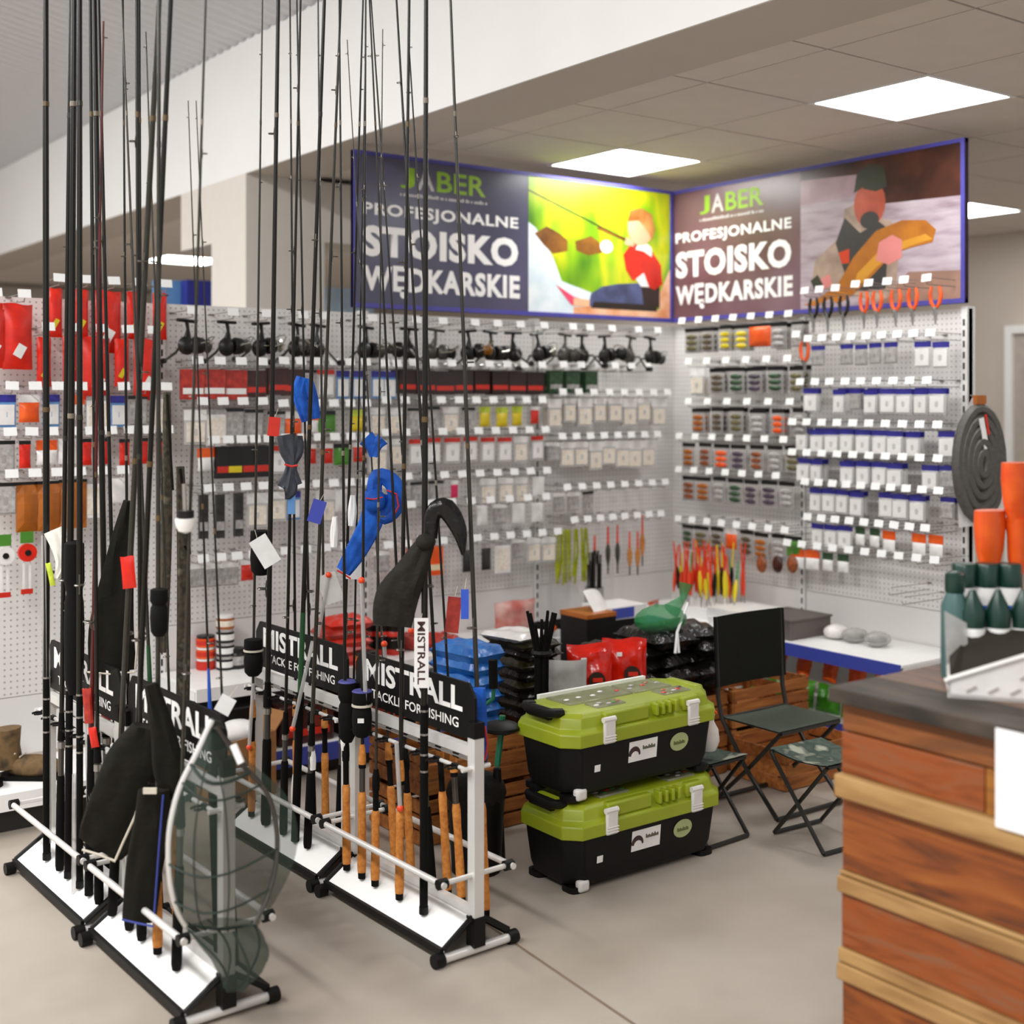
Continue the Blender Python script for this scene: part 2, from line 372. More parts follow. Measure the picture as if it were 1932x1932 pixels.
def boy(t, x0, x1, z0, z1):
    W, H = x1-x0, z1-z0; mb = MB(); u = lambda p: [(x0+a*W, z0+b*H) for a, b in p]
    ms = [ramp_mat('print_foliage', [(.25, '#2f6a12'), (.42, '#7cab12'), (.55, '#c6c81a'), (.7, '#86b41c')], 3.2, rough=.3, detail=2, stretch=(1.6, 1, .7)),
          P_('water', '#c9dbe2', c2='#e9eef0'), P_('reed', '#8a5a1c', c2='#5a3310'), P_('dock', '#d98a55', c2='#f2c9a5'), P_('skin', '#f0b890'), P_('hair', '#9a5a24', c2='#d89a58'),
          P_('red', '#e02a12', c2='#b81c0c'), P_('jeans', '#5a6490', c2='#2d2f45'), P_('pink', '#e0496a'), P_('black', '#2a2018'), P_('white', '#f4f2ee'), P_('dark', '#2c1a12')]
    Y = [-.0310]
    def S(p, mi, raw=False): Y[0] -= .00012; flat(mb, p if raw else u(p), Y[0], mi)
    S([(0, 0), (1, 0), (1, 1), (0, 1)], 0)
    S([(0, 0), (.62, 0), (.5, .14), (.22, .24), (.16, .42), (.05, .62), (0, .66)], 1)
    S([(.04, .58), (.12, .64), (.2, .6), (.26, .55), (.26, .47), (.16, .44), (.1, .5)], 2); S([(.31, .55), (.42, .6), (.48, .56), (.5, .48), (.4, .45), (.32, .48)], 2)
    S([(.3, .0), (1, 0), (1, .06), (.62, .085), (.3, .05)], 3); S([(.92, .06), (1, .06), (1, .4), (.96, .3), (.9, .15)], 3)
    S([(0, .89), (0, .9), (.7, .595), (.7, .575)], 9); S([(.46, .66), (.7, .575), (.7, .6), (.47, .68)], 2)
    S(blob(x0+.53*W, z0+.53*H, .045*W, .05*H), 10, True)
    S([(.4, .06), (.42, .16), (.5, .22), (.62, .25), (.8, .27), (.88, .12), (.9, .06)], 7); S([(.42, .05), (.9, .05), (.9, .1), (.44, .1)], 9)
    S([(.18, .21), (.3, .13), (.4, .1), (.4, .07), (.3, .06), (.28, .07)], 8); S([(.3, .12), (.41, .11), (.41, .06), (.3, .06)], 4)
    S([(.8, .1), (.78, .25), (.78, .34), (.84, .36), (.92, .25), (.92, .08)], 11); S([(.74, .3), (.8, .36), (.84, .3), (.84, .24), (.78, .24)], 10)
    S([(.65, .48), (.7, .56), (.76, .575), (.86, .53), (.93, .42), (.94, .27), (.88, .22), (.84, .24), (.8, .35), (.72, .28), (.67, .36)], 6)
    S([(.75, .56), (.83, .58), (.86, .55), (.86, .48), (.8, .52), (.74, .53)], 10); S([(.66, .56), (.73, .55), (.72, .6), (.67, .62)], 4)
    S(blob(x0+.77*W, z0+.7*H, .09*W, .14*H, rot=.15), 4, True); S([(.68, .74), (.7, .83), (.78, .86), (.86, .82), (.885, .7), (.86, .6), (.84, .66), (.8, .72), (.76, .76)], 5)
    mb.build('photo_print', ms, t)
def angler(t, x0, x1, z0, z1):
    W, H = x1-x0, z1-z0; mb = MB(); u = lambda p: [(x0+a*W, z0+b*H) for a, b in p]
    ms = [ramp_mat('print_lake', [(.25, '#8f7a83'), (.5, '#b3a3ac'), (.8, '#c9bdc4')], 5, rough=.3, stretch=(1, 1, 5)),
          ramp_mat('print_shore', [(.3, '#2e1812'), (.6, '#4d2a1e'), (.8, '#6a3a26')], 6, rough=.3), P_('mauve', '#9a7a84', c2='#b59aa2'), P_('cap', '#3a3c2e'), P_('face', '#c8644a', c2='#a54a36'),
          P_('jacket', '#bda492', c2='#8f7a6c'), P_('vest', '#3f3b3a'), P_('fish', '#a3601c', c2='#c47a22'), P_('fishbelly', '#d99a30'), P_('hand', '#e08a86'), P_('orange', '#d8421a'), P_('gravel', '#8a6a5c', c2='#a07c6a')]
    Y = [-.0310]
    def S(p, mi, raw=False): Y[0] -= .00012; flat(mb, p if raw else u(p), Y[0], mi)
    S([(0, 0), (1, 0), (1, 1), (0, 1)], 0); S([(.5, .68), (1, .66), (1, 1), (.4, 1)], 1); S([(0, .75), (.42, .76), (.42, 1), (0, 1)], 2); S([(0, .93), (.5, .9), (.5, 1), (0, 1)], 1)
    S([(.5, 0), (1, 0), (1, .18), (.7, .2)], 11)
    S([(.08, .2), (.1, .34), (.28, .5), (.3, .68), (.4, .72), (.5, .6), (.6, .55), (.64, .3), (.62, .05), (.5, .02), (.2, .12)], 5)
    S([(.24, .45), (.3, .62), (.4, .5), (.52, .56), (.58, .5), (.56, .1), (.34, .1), (.28, .3)], 6); S([(.26, .38), (.33, .4), (.33, .3), (.28, .3)], 10)
    S(blob(x0+.46*W, z0+.69*H, .1*W, .16*H), 4, True); S(blob(x0+.46*W, z0+.58*H, .06*W, .06*H), 6, True)
    S([(.36, .78), (.38, .92), (.46, .97), (.55, .93), (.57, .8), (.46, .83)], 3); S([(.42, .8), (.45, .88), (.54, .88), (.57, .79), (.5, .77)], 3)
    S([(.02, .03), (.12, .07), (.25, .15), (.36, .34), (.5, .5), (.66, .55), (.8, .53), (.86, .46), (.84, .38), (.72, .36), (.6, .33), (.5, .22), (.36, .08), (.26, .02), (.2, .06), (.1, .02)], 7)
    S([(.36, .1), (.5, .25), (.62, .34), (.74, .38), (.84, .4), (.8, .44), (.62, .4), (.5, .34), (.38, .22)], 8)
    S([(.5, .3), (.52, .42), (.6, .46), (.66, .42), (.66, .3), (.58, .26)], 9); S([(.1, .18), (.2, .24), (.22, .16), (.14, .12)], 9); S([(.07, .2), (.12, .24), (.16, .16), (.1, .13)], 3)
    mb.build('photo_print', ms, t)
zt, zb = onA(1266, 363).z, onA(1266, 609).z
poster('A', 2.10, zb, zt, 'poster with white lettering and a boy fishing from a dock', m_navy, boy)
poster('B', 1.94, zb, zt, 'poster with white lettering and an angler holding a big fish', m_plum, angler)
# ================================================================== GOODS ON THE PEGBOARDS
m_wire = mat('hook_wire', '#a7a4a0', .3, metal=.9)
m_tag = mat('price_tag_white', '#f4f4f3', .45, var=.03)
m_print = mat('tag_print', '#6d6a6a', .6)
def wpos(wall, a, off, z): return (-a, -off, z) if wall == 'A' else (-off, -a, z)
WR = {'A': 0., 'B': -PI/2}
HK = {}
def hook(wall, a, z, ln, label, group, tagged=True):
    ln = round(ln, 2)
    if ln not in HK:
        wme = MB().tube([(0, 0, 0), (0, -ln, 0), (0, -ln-.006, .012)], .0022, 5).tube([(0, 0, .03), (0, -ln+.01, .032)], .0018, 5).tube([(-.012, -.004, .03), (.012, -.004, .03)], .004, 5).build('tmp', m_wire)
        tme = MB().box((0, -ln-.004, .03), (.05, .0012, .034), (-.22, 0, 0)).build('tmp', m_tag)
        pme = MB().box((0, -ln-.0052, .025), (.036, .0006, .004), (-.22, 0, 0)).build('tmp', m_print)
        HK[ln] = (wme.data, tme.data, pme.data)
        for o in (wme, tme, pme): bpy.data.objects.remove(o)
    h = tag(place('peg_hook', HK[ln][0], None, wpos(wall, a, .002, z), WR[wall]), label, 'hook', group)
    if tagged:
        t = place('price_tag', HK[ln][1], h); t.rotation_euler = (0, R.uniform(-.05, .05), 0)
        place('printed_line', HK[ln][2], t)
    return h
# --- packet kinds: (width, height, thickness, pouch material, header material or None, header height, insert material or None)
cl = lambda n, c, a=.55: mat(n, c, .18, alpha=a, var=.05)
m_clear = cl('clear_pouch', '#d8d6d4', .6)
m_clear2 = cl('grey_pouch', '#b5b1ae', .65)
K = {}
def kind(name, wd, ht, th, pouch, header=None, hh=.02, insert=None, shape='box', stripe=None): K[name] = dict(w=wd, h=ht, t=th, p=pouch, hd=header, hh=hh, ins=insert, sh=shape, st=stripe, me=None)
c_ = lambda n, c, **k: mat('pack_'+n, c, .35, **k)
W_ = c_('white', '#efedea'); TAN = c_('tan', '#dccdb8', c2='#efe9df', scale=60); BLK = c_('black', '#0d0b08'); RED = c_('red', '#cf2a17'); DRED = c_('dark_red', '#8e1c14', c2='#c0392b', scale=40)
BRN = c_('brown', '#4b1a12', c2='#241009', scale=40); BLU = c_('blue', '#322f9a', c2='#1f1d6a'); YEL = c_('yellow', '#d9c21a'); LIM = c_('lime', '#a9c024', c2='#d0dc4a', scale=50); ORG = c_('orange', '#f0641a', c2='#e04a10')
DGR = c_('dark_green', '#1e3a22', c2='#3a5a3c', scale=50); GRY = c_('grey', '#8d8a88', c2='#bdb9b6', scale=50); GRN = c_('green', '#4c8a2c'); PNK = c_('pink', '#d8245a'); LBL = c_('light_blue', '#5d8fc4'); AMB = c_('amber', '#b5651a', c2='#8a4a12', scale=8)
OLV = c_('olive', '#4d4a2e', c2='#7a6f4a', scale=60); MOT = c_('mottled', '#6f5f48', c2='#2f2a20', scale=70); TERRA = c_('terracotta', '#a8572c', c2='#5a3018', scale=50); PUR = c_('purple', '#5a4a5c', c2='#2c2630', scale=50)
GLR = c_('glossy_red', '#e3260f', c2='#c61a08')
kind('blue', .084, .12, .014, m_clear, BLU, .026, W_)
kind('blue_hole', .075, .10, .014, m_clear2, BLU, .022, GRY)
for nm, mm in (('olive', OLV), ('mottled', MOT), ('terra', TERRA), ('purple', PUR), ('orange', ORG), ('amber', AMB), ('dgreen', DGR), ('grey', GRY), ('yellow', YEL)):
    kind('lure_'+nm, .1, .138, .016, m_clear2, BLK, .022, mm, 'lure')
kind('bigorange', .16, .115, .03, ORG, BLK, .016); kind('red_bag', .12, .26, .05, GLR, None, 0, None, 'pillow', W_); kind('red_slim', .06, .20, .03, GLR, None, 0, None, 'pillow', YEL)
kind('red_box', .10, .13, .03, DRED, None, 0, None, 'box', W_); kind('brown_box', .10, .12, .03, BRN, None, 0, None, 'box', RED); kind('black_box', .105, .115, .035, c_('blackbox', '#1d0f0a', c2='#2c120c'), None, 0, None, 'box', RED)
kind('green_box', .09, .115, .03, DGR, None, 0, None, 'box', GRY); kind('white_pack', .088, .13, .012, m_clear, W_, .03, TAN); kind('tan_pack', .098, .15, .012, m_clear, W_, .045, TAN)
kind('grey_pack', .085, .13, .014, m_clear2, BLK, .015, GRY); kind('red_head', .086, .125, .012, m_clear, RED, .022, W_); kind('lime_pack', .07, .10, .03, YEL, LIM, .03, None, 'pillow'); kind('red_round', .06, .09, .025, RED, W_, .02, None, 'pillow')
kind('black_pole', .04, .19, .02, c_('graph', '#3b3834', c2='#17140f', scale=30), None, 0, None, 'box', GRY); kind('black_red', .07, .14, .025, BLK, None, 0, None, 'box', RED); kind('black_yellow', .07, .14, .025, BLK, None, 0, None, 'box', YEL)
kind('small_clear', .082, .1, .012, m_clear2, W_, .02, GRY); kind('white_bag', .075, .10, .02, W_, None, 0, None, 'pillow'); kind('pink', .045, .085, .012, PNK, W_, .02, None, 'pillow')
kind('amber_box', .11, .20, .03, AMB, BLK, .012); kind('blue_card', .07, .13, .008, LBL, BLU, .03, W_); kind('orange_pack', .08, .11, .03, ORG, W_, .03, None, 'pillow')
kind('lure_red', .045, .11, .025, GLR, BLK, .015, None, 'pillow'); kind('white_card', .09, .16, .006, W_, GRY, .02, TAN); kind('black_bits', .06, .14, .02, c_('charcoal', '#2e2b29'), GRY, .03); kind('green_card', .09, .10, .02, GRN, BLK, .02, None)
kind('orange_skirt', .09, .14, .03, ORG, None, 0, W_, 'box', c_('cream', '#e6d9b0')); kind('white_orange', .08, .10, .03, W_, ORG, .04, None, 'pillow'); kind('green_white', .06, .09, .03, W_, DGR, .035, None, 'pillow')
def packet(kn, wall, a, off, ztop, label, group, jit=True, name='hanging_packet', cat='packet', sc=1.):
    k = K[kn]
    if k['me'] is None:
        w_, h_, t_, hh = k['w'], k['h'], k['t'], k['hh']; me = {}
        if k['sh'] == 'pillow': bd = pillow(w_, h_-hh, t_, seed=len(kn)*7+3, nu=7, nv=8, crinkle=.15); bd.v = [(x, y, z-h_) for x, y, z in bd.v]
        else:
            bd = MB()
            def fb(u, v, s): return ((u-.5)*w_, s*(t_/2*(math.sin(PI*u)*math.sin(PI*v))**.5+.001), -h_+v*(h_-hh))
            if k['sh'] == 'box' and k['hd'] is None: bd.box((0, 0, -h_/2), (w_, t_, h_))
            else: bd.grid(lambda u, v: fb(u, v, -1), 5, 6); bd.grid(lambda u, v: fb(1-u, v, 1), 5, 6)
        me['pouch'] = (bd, k['p'])
        if k['hd']: me['header_card'] = (MB().box((0, 0, -hh/2), (w_*1.02, .004, hh)), k['hd'])
        if k['ins']:
            ib = MB()
            if k['sh'] == 'lure':
                for q in range(3):
                    zz = -h_+(h_-hh)*(.22+.27*q); ib.ell((0, -t_*.5, zz), (w_*.41, .007, h_*.1), 8, 5)
                me['lure'] = (ib, k['ins'])
            else: me['insert'] = (ib.box((0, -t_*.42, -h_+(h_-hh)*.5), (w_*.82, .003, (h_-hh)*.8)), k['ins'])
        if k['st']: me['printed_band'] = (MB().box((0, -t_*(.5 if k['sh'] == 'box' else .48), -h_*.72), (w_*(.9 if k['sh'] == 'box' else .3), .003, h_*.2), (0, .5 if k['sh'] == 'pillow' else 0, 0)), k['st'])
        k['me'] = {}
        for n_, (b, m) in me.items():
            o = b.build(n_, m, smooth=k['sh'] != 'box'); k['me'][n_] = o.data; bpy.data.objects.remove(o)
    rz = WR[wall]+(R.uniform(-.16, .16) if jit else 0)
    o = tag(place(name, k['me']['pouch'], None, wpos(wall, a, off, ztop), rz), label, cat, group)
    o.scale = (sc, sc, sc)
    for n_, me in k['me'].items():
        if n_ != 'pouch': place(n_, me, o)
    return o
WN = {'A': 'reel wall', 'B': 'lure wall'}
KW = {'blue': 'white packet with a blue header card', 'blue_hole': 'half-empty clear packet with a blue header card', 'bigorange': 'large orange pouch of bait', 'red_bag': 'wide glossy red bag', 'red_slim': 'narrow glossy red bag',
      'red_box': 'dark red carton with a white band', 'brown_box': 'brown carton with a red band', 'black_box': 'black carton with a red lower band', 'green_box': 'dark green carton', 'white_pack': 'clear packet with a white header',
      'tan_pack': 'clear packet with a cream card', 'grey_pack': 'smoky clear packet with a black header', 'red_head': 'white packet with a red header', 'lime_pack': 'yellow-green bait pouch', 'red_round': 'small red pouch',
      'black_pole': 'slim dark blister pack', 'black_red': 'black box with a red foot band', 'black_yellow': 'black box with a yellow foot band', 'small_clear': 'small clear packet with a white header', 'white_bag': 'small white pouch',
      'pink': 'bright pink packet', 'amber_box': 'tall amber-coloured pack', 'blue_card': 'light blue card packet', 'orange_pack': 'orange pouch', 'lure_red': 'red spoon lure pack', 'white_card': 'tall white card pack', 'black_bits': 'charcoal packet of small parts',
      'green_card': 'green card packet', 'orange_skirt': 'orange pack with a cream foot', 'white_orange': 'white bait tub with an orange top', 'green_white': 'white bait tub with a dark green top'}
for k_ in list(K):
    if k_.startswith('lure_') and k_ not in KW: KW[k_] = 'clear lure packet with %s soft baits' % {'olive': 'olive', 'mottled': 'mottled', 'terra': 'terracotta', 'purple': 'purple', 'orange': 'orange', 'amber': 'amber', 'dgreen': 'dark green', 'grey': 'grey', 'yellow': 'yellow'}[k_[5:]]
def row(wall, y, px0, px1, items, where, off=.15, tagdy=.035, ref=None, deep=0, tags=True):
    # one row of hooks: y = photo height of the packet tops at column ref
    on = onA if wall == 'A' else onB
    ref = ref or (px0+px1)/2
    z = on(ref, y, off).z; i = 0 if wall == 'A' else 1
    a0, a1 = -on(px0, y, off)[i], -on(px1, y, off)[i]; n = len(items)
    for j, kn in enumerate(items):
        a = a0+(a1-a0)*(j+.5)/n
        if kn == '-': continue
        lab = 'peg hook with white price tag, %s' % where
        hook(wall, a, z+.006, off+.07, lab, 'hooks '+where, tags)
        if kn == '.': continue
        for d in range(1+deep):
            packet(kn, wall, a+R.uniform(-.006, .006), off-d*.035, z+R.uniform(-.004, .004), '%s, %s' % (KW[kn], where), 'packets '+where)
# ---- left bay (red bags)
row('A', 572, -45, 62, ['red_bag', 'red_bag'], 'outer pair of the red-bag bay', off=.16)
row('A', 548, 75, 325, ['red_slim', 'red_slim', 'red_bag', 'red_slim', 'red_slim'], 'top row of the red-bag bay', off=.1)
row('A', 637, 55, 300, ['red_slim', 'red_slim', 'red_bag', 'red_slim', 'red_bag'], 'second row of the red-bag bay', off=.13)
row('A', 745, -10, 320, ['blue_card', 'orange_pack', 'blue_card', 'white_orange', 'white_card', 'blue_card', 'grey_pack', 'white_card'], 'third row of the red-bag bay', off=.14)
row('A', 828, -10, 320, ['grey_pack', 'lure_red', 'white_orange', 'white_bag', 'lure_red', 'lure_red', 'lure_red', 'lure_red', 'lure_red'], 'fourth row of the red-bag bay', off=.14)
row('A', 905, -10, 240, ['grey_pack', 'amber_box', 'amber_box', 'amber_box', 'white_card', 'white_bag'], 'fifth row of the red-bag bay', off=.14)
# ---- bay 3 below the pillar
W3 = '%s row below the cream pillar'
row('A', 697, 340, 500, ['red_box', 'red_box', 'red_box', 'brown_box'], W3 % 'second')
row('A', 697, 505, 690, ['brown_box', 'brown_box', 'grey_pack', 'red_head', 'blue_card', 'blue_card'], W3 % 'second')
row('A', 772, 350, 500, ['tan_pack', 'white_card', 'grey_pack', 'grey_pack'], W3 % 'third')
row('A', 775, 505, 690, ['grey_pack', 'orange_pack', 'white_orange', 'green_card', '.', 'lime_pack'], W3 % 'third')
row('A', 843, 378, 505, ['white_orange', 'black_red', 'black_yellow', 'black_red', 'black_red'], W3 % 'fourth')
row('A', 838, 510, 690, ['red_head', '.', 'red_round', 'red_round', 'green_card', 'red_round'], W3 % 'fourth')
row('A', 932, 365, 500, ['black_pole', 'black_pole', 'black_pole', 'tan_pack'], W3 % 'fifth')
row('A', 925, 505, 690, ['white_pack', 'blue_card', '.', 'tan_pack', 'white_bag', '.'], W3 % 'fifth')
row('A', 1062, 355, 480, ['small_clear', 'small_clear', 'small_clear', 'red_round'], W3 % 'sixth')
row('A', 1045, 505, 690, ['.', '.', '.', '.', '.'], W3 % 'sixth')
# ---- bay 2
W2 = '%s row under the boy poster lettering'
row('A', 700, 700, 745, ['blue_card', 'blue_card'], W2 % 'second')
row('A', 700, 745, 1022, ['black_box']*4+['black_box', 'black_box', 'black_box', 'black_box'], W2 % 'second', deep=1)
row('A', 768, 695, 1022, ['white_pack', 'white_pack', 'grey_pack', 'grey_pack', 'white_pack', 'grey_pack', 'lime_pack', 'lime_pack', 'lime_pack', 'red_round'], W2 % 'third')
row('A', 826, 695, 1028, ['tan_pack', 'white_pack', 'red_head', 'red_head', 'red_head', 'red_head', 'red_head', 'red_head', 'white_pack', 'red_head'], W2 % 'fourth')
row('A', 906, 700, 1030, ['small_clear', 'grey_pack', 'grey_pack', 'grey_pack', 'pink', '.', 'white_pack', 'white_pack', 'white_pack', 'white_bag'], W2 % 'fifth')
row('A', 957, 700, 1030, ['.', '.', '.', 'small_clear', '.', 'white_bag', 'small_clear', 'white_bag', 'white_bag'], W2 % 'sixth')
row('A', 1026, 700, 1050, ['small_clear', '.', 'orange_skirt', 'orange_skirt', '.', 'black_bits', 'black_bits', 'white_card', 'small_clear', 'white_pack', 'white_pack'], W2 % 'seventh')
# ---- bay 1 (corner)
W1 = '%s row of the corner bay'
row('A', 702, 1030, 1220, ['green_box', 'green_box', 'green_box', '.', '.', '.'], W1 % 'second', deep=1)
row('A', 752, 1030, 1255, ['tan_pack', 'white_pack', 'tan_pack', 'white_pack', 'white_pack', 'tan_pack', 'white_pack', 'tan_pack'], W1 % 'third', deep=1)
row('A', 833, 1030, 1235, ['small_clear', 'white_pack', 'white_pack', 'tan_pack', 'white_pack', 'tan_pack', 'tan_pack', 'tan_pack'], W1 % 'fourth', deep=1)
row('A', 925, 1040, 1250, ['small_clear', 'small_clear', 'grey_pack', '.', '.', '.', '.', '.'], W1 % 'fifth')
row('A', 985, 1055, 1240, ['.', '.', '.', '.', '.', '.', '.', '.'], W1 % 'sixth')
# ---- wall B, bay with lures
V1 = '%s row of the lure bay'
row('B', 612, 1290, 1525, ['lure_olive', 'lure_mottled', 'lure_yellow', 'lure_yellow', 'bigorange', 'lure_grey', 'grey_pack'], V1 % 'first', off=.17, deep=1)
row('B', 692, 1300, 1525, ['tan_pack', 'lure_mottled', 'lure_dgreen', 'lure_purple', 'lure_dgreen', 'lure_olive'], V1 % 'second', off=.17, deep=1)
row('B', 770, 1300, 1530, ['lure_amber', 'lure_mottled', 'lure_olive', 'lure_grey', 'lure_orange', 'lure_grey'], V1 % 'third', off=.17, deep=1)
row('B', 838, 1285, 1515, ['lure_amber', 'lure_terra', 'lure_orange', 'lure_purple', 'lure_terra', 'lure_grey', 'lure_olive'], V1 % 'fourth', off=.17)
row('B', 903, 1285, 1500, ['lure_terra', 'lure_amber', 'lure_grey', 'lure_dgreen', 'lure_purple', 'lure_purple', 'lure_grey'], V1 % 'fifth', off=.17)
row('B', 1000, 1285, 1515, ['lure_dgreen', 'lure_olive', 'lure_mottled', 'orange_pack', 'lure_mottled', 'lure_amber', 'lure_grey', 'green_card'], V1 % 'sixth', off=.17)
# ---- wall B, bay with the blue header packets
V2 = '%s row of the blue-header bay'
B8 = ['blue', 'blue', 'blue_hole', 'blue', 'blue', 'blue', 'blue_hole', 'blue', 'blue']
row('B', 648, 1530, 1790, ['blue_hole', '.', 'blue_hole', 'blue_hole', 'blue_hole', 'blue_hole', '.', 'blue', 'blue'], V2 % 'second', off=.17)
row('B', 733, 1515, 1785, ['blue', '.', 'blue', 'blue_hole', 'blue', 'blue', 'blue', 'blue', 'blue'], V2 % 'third', off=.17, deep=1)
row('B', 812, 1500, 1805, ['blue', 'blue', 'blue', 'blue', 'blue', 'blue', 'blue', 'blue', '.', 'blue'], V2 % 'fourth', off=.17, deep=1)
row('B', 872, 1500, 1805, ['blue', 'blue', '.', 'blue', 'blue', 'blue', 'blue', '.', 'blue', 'blue_hole'], V2 % 'fifth', off=.17, deep=1)
row('B', 930, 1525, 1805, ['blue', 'blue', 'blue', 'blue', '.', 'blue', 'blue', 'blue', '.', 'blue_hole'], V2 % 'sixth', off=.17, deep=1)
row('B', 998, 1530, 1780, ['blue', 'blue', 'blue', 'green_white', 'green_white', 'white_orange', '.', 'white_orange', 'white_orange'], V2 % 'seventh', off=.17)
row('B', 1052, 1490, 1800, ['white_orange', 'white_orange', 'green_white', 'green_white', '.', '.', '.', '.', '.', '.'], V2 % 'eighth', off=.17)
# ---- orange-handled pliers and black scissors at the top of wall B
def plier(a, z, col, label):
    t = tag(empty('hanging_pliers', wpos('B', a, .18, z), WR['B']+R.uniform(-.2, .2)), label, 'pliers', 'tools on the top hooks of the blue-header bay')
    for s in (-1, 1):
        MB().tube([(s*.004, 0, -.045), (s*.02, 0, -.02), (s*.026, 0, .02), (s*.018, 0, .055)], [.007, .009, .009, .006], 7).build('handle', col, t, True)
    MB().tube([(-.004, 0, -.04), (0, 0, -.075), (0, 0, -.12)], [.011, .01, .003], 6, flat=.5).build('jaw', m_wire, t, True)
    MB().tube([(0, -.012, -.045), (0, .012, -.045)], .008, 8).build('pivot', m_wire, t)
    hook('B', a, z+.06, .24, 'peg hook with white price tag, first row of the blue-header bay', 'hooks in the first hook row of the blue-header bay')
zz = onB(1650, 575, .18).z
for px in (1535, 1562, 1592): plier(-onB(px, 580, .18).y, zz, BLK, 'black-handled pliers hung on the top hooks under the angler poster')
for px in (1630, 1655, 1690, 1722, 1765): plier(-onB(px, 575, .18).y, zz+.01, ORG, 'orange-handled pliers hung on the top hooks under the angler poster')
plier(-onB(1518, 670, .18).y, onB(1518, 665, .18).z, ORG, 'single orange-handled pliers hung between the lure bay and the blue-header bay')
# ---- tools on the bottom of the blue-header bay: long empty hooks
for q in range(2): hook('B', -onB(1730+q*25, 1125, .1).y, onB(1750, 1118+q*14, .1).z, .3, 'long bare hook low on the blue-header bay', 'bare low hooks', False)
# ---- spinning reels
m_rbody = mat('reel_black', '#12100c', .4, var=.2, spec=.35); m_rsilver = mat('reel_silver', '#b9b5ac', .25, metal=.8); m_rgold = mat('reel_gold', '#a5722c', .3, metal=.7); m_rgrey = mat('reel_grey', '#4b4843', .35, metal=.3)
def reel(a, off, z, body, spool, tilt, spin, label):
    t = tag(empty('spinning_reel', wpos('A', a, off, z), 0), label, 'fishing reel', 'spinning reels in the top row of the reel wall'); t.scale = (1.28, 1.28, 1.28)
    t.rotation_euler = (tilt, R.uniform(-.15, .15), spin)
    MB().tube([(-.035, 0, 0), (.035, 0, 0)], .006, 6, flat=1.6).build('foot', body, t, True)
    MB().tube([(0, 0, 0), (.004, 0, -.03), (0, 0, -.06)], [.007, .006, .014], 7).build('stem', body, t, True)
    MB().ell((-.004, 0, -.085), (.032, .022, .032), 10, 7).build('gear_housing', body, t, True)
    MB().lathe([(.024, 0), (.03, .008), (.028, .03), (.02, .038)], (.022, 0, -.08), 12, q=Matrix.Rotation(PI/2, 3, 'Y')).build('rotor', body, t, True)
    MB().lathe([(.024, 0), (.026, .003), (.018, .006), (.018, .022), (.025, .026), (.022, .03), (.008, .036)], (.055, 0, -.08), 14, q=Matrix.Rotation(PI/2, 3, 'Y')).build('spool', spool, t, True)
    MB().tube([(.03, -.032, -.08), (.07, -.036, -.07), (.095, -.02, -.05), (.1, 0, -.045), (.095, .02, -.05), (.07, .036, -.07), (.03, .032, -.08)], .0022, 5).build('bail_arm', m_rsilver, t)
    h = MB().tube([(0, .02, -.085), (0, .05, -.085), (-.01, .055, -.1), (-.05, .06, -.13)], .0045, 6).build('handle', m_rgrey, t, True)
    MB().tube([(-.05, .06, -.13), (-.05, .085, -.13)], [.009, .011], 8).build('knob', BLK, h, True)
    hook('A', a, z+.012, off+.06, 'peg hook with white price tag, holding a spinning reel', 'hooks in the reel row')
RS = [(352, 'b'), (428, 'b'), (492, 's'), (560, 'b'), (600, 'b'), (690, 'b'), (772, 'b'), (822, 'g'), (882, 'go'), (925, 'b'), (968, 'go'), (1012, 's'), (1066, 'g'), (1098, 'b'), (1140, 's'), (1190, 'g'), (1226, 'b')]
zr = onA(800, 622, .17).z
for i, (px, c) in enumerate(RS):
    bd, sp, wd = {'b': (m_rbody, m_rgrey, 'black'), 's': (m_rbody, m_rsilver, 'silver-spool black'), 'g': (m_rgrey, m_rbody, 'grey'), 'go': (m_rbody, m_rgold, 'gold-spool black')}[c]
    reel(-onA(px, 622, .17).x, .17, zr, bd, sp, R.uniform(-.15, .15), R.choice([0.2, PI+.3, -.5, PI-.4]), '%s spinning reel hanging in the top row of the reel wall' % wd)
# ---- corner bay: yellow tubes, floats
m_tube = mat('yellow_tube', '#bfc51f', .25, alpha=.9, c2='#8f9c14', scale=40)
for i in range(14):
    px = 1048+i*4.6; a = -onA(px, 1000, .14).x
    o = tag(MB().tube([(0, 0, 0), (R.uniform(-.01, .01), -.004, -.12), (R.uniform(-.02, .02), 0, -.25-R.uniform(0, .04))], .006, 6).build('plastic_tube', m_tube, None, True), 'yellow-green plastic tube hanging in a bundle in the corner bay', 'tube', 'yellow tubes in the corner bay')
    o.location = (-a, -.14+R.uniform(-.02, .02), onA(1080, 998, .14).z)
m_cork = ramp_mat('cork', [(.3, '#a9601e'), (.5, '#c27a30'), (.7, '#cf8c42')], 60, rough=.75, detail=6)
m_fl = mat('float_red', '#e8421e', .4); m_fly = mat('float_yellow', '#e6d022', .4); m_flw = mat('float_white', '#efeee9', .4); m_flg = mat('float_green', '#2c9a4a', .4)
def float_(loc, ht, tip, body, base, label, group, tilt=(0, 0, 0), r=.006):
    t = tag(empty('fishing_float', loc, 0), label, 'float', group); t.rotation_euler = tilt
    MB().tube([(0, 0, ht*.62), (0, 0, ht)], [r*.6, r*.45], 6).build('tip', tip, t, True)
    MB().lathe([(r*.5, ht*.2), (r*1.2, ht*.36), (r*1.3, ht*.5), (r*.6, ht*.63)], (0, 0, 0), 8).build('body', body, t, True)
    MB().tube([(0, 0, 0), (0, 0, ht*.22)], [r*.35, r*.4], 5).build('stem', base, t, True)
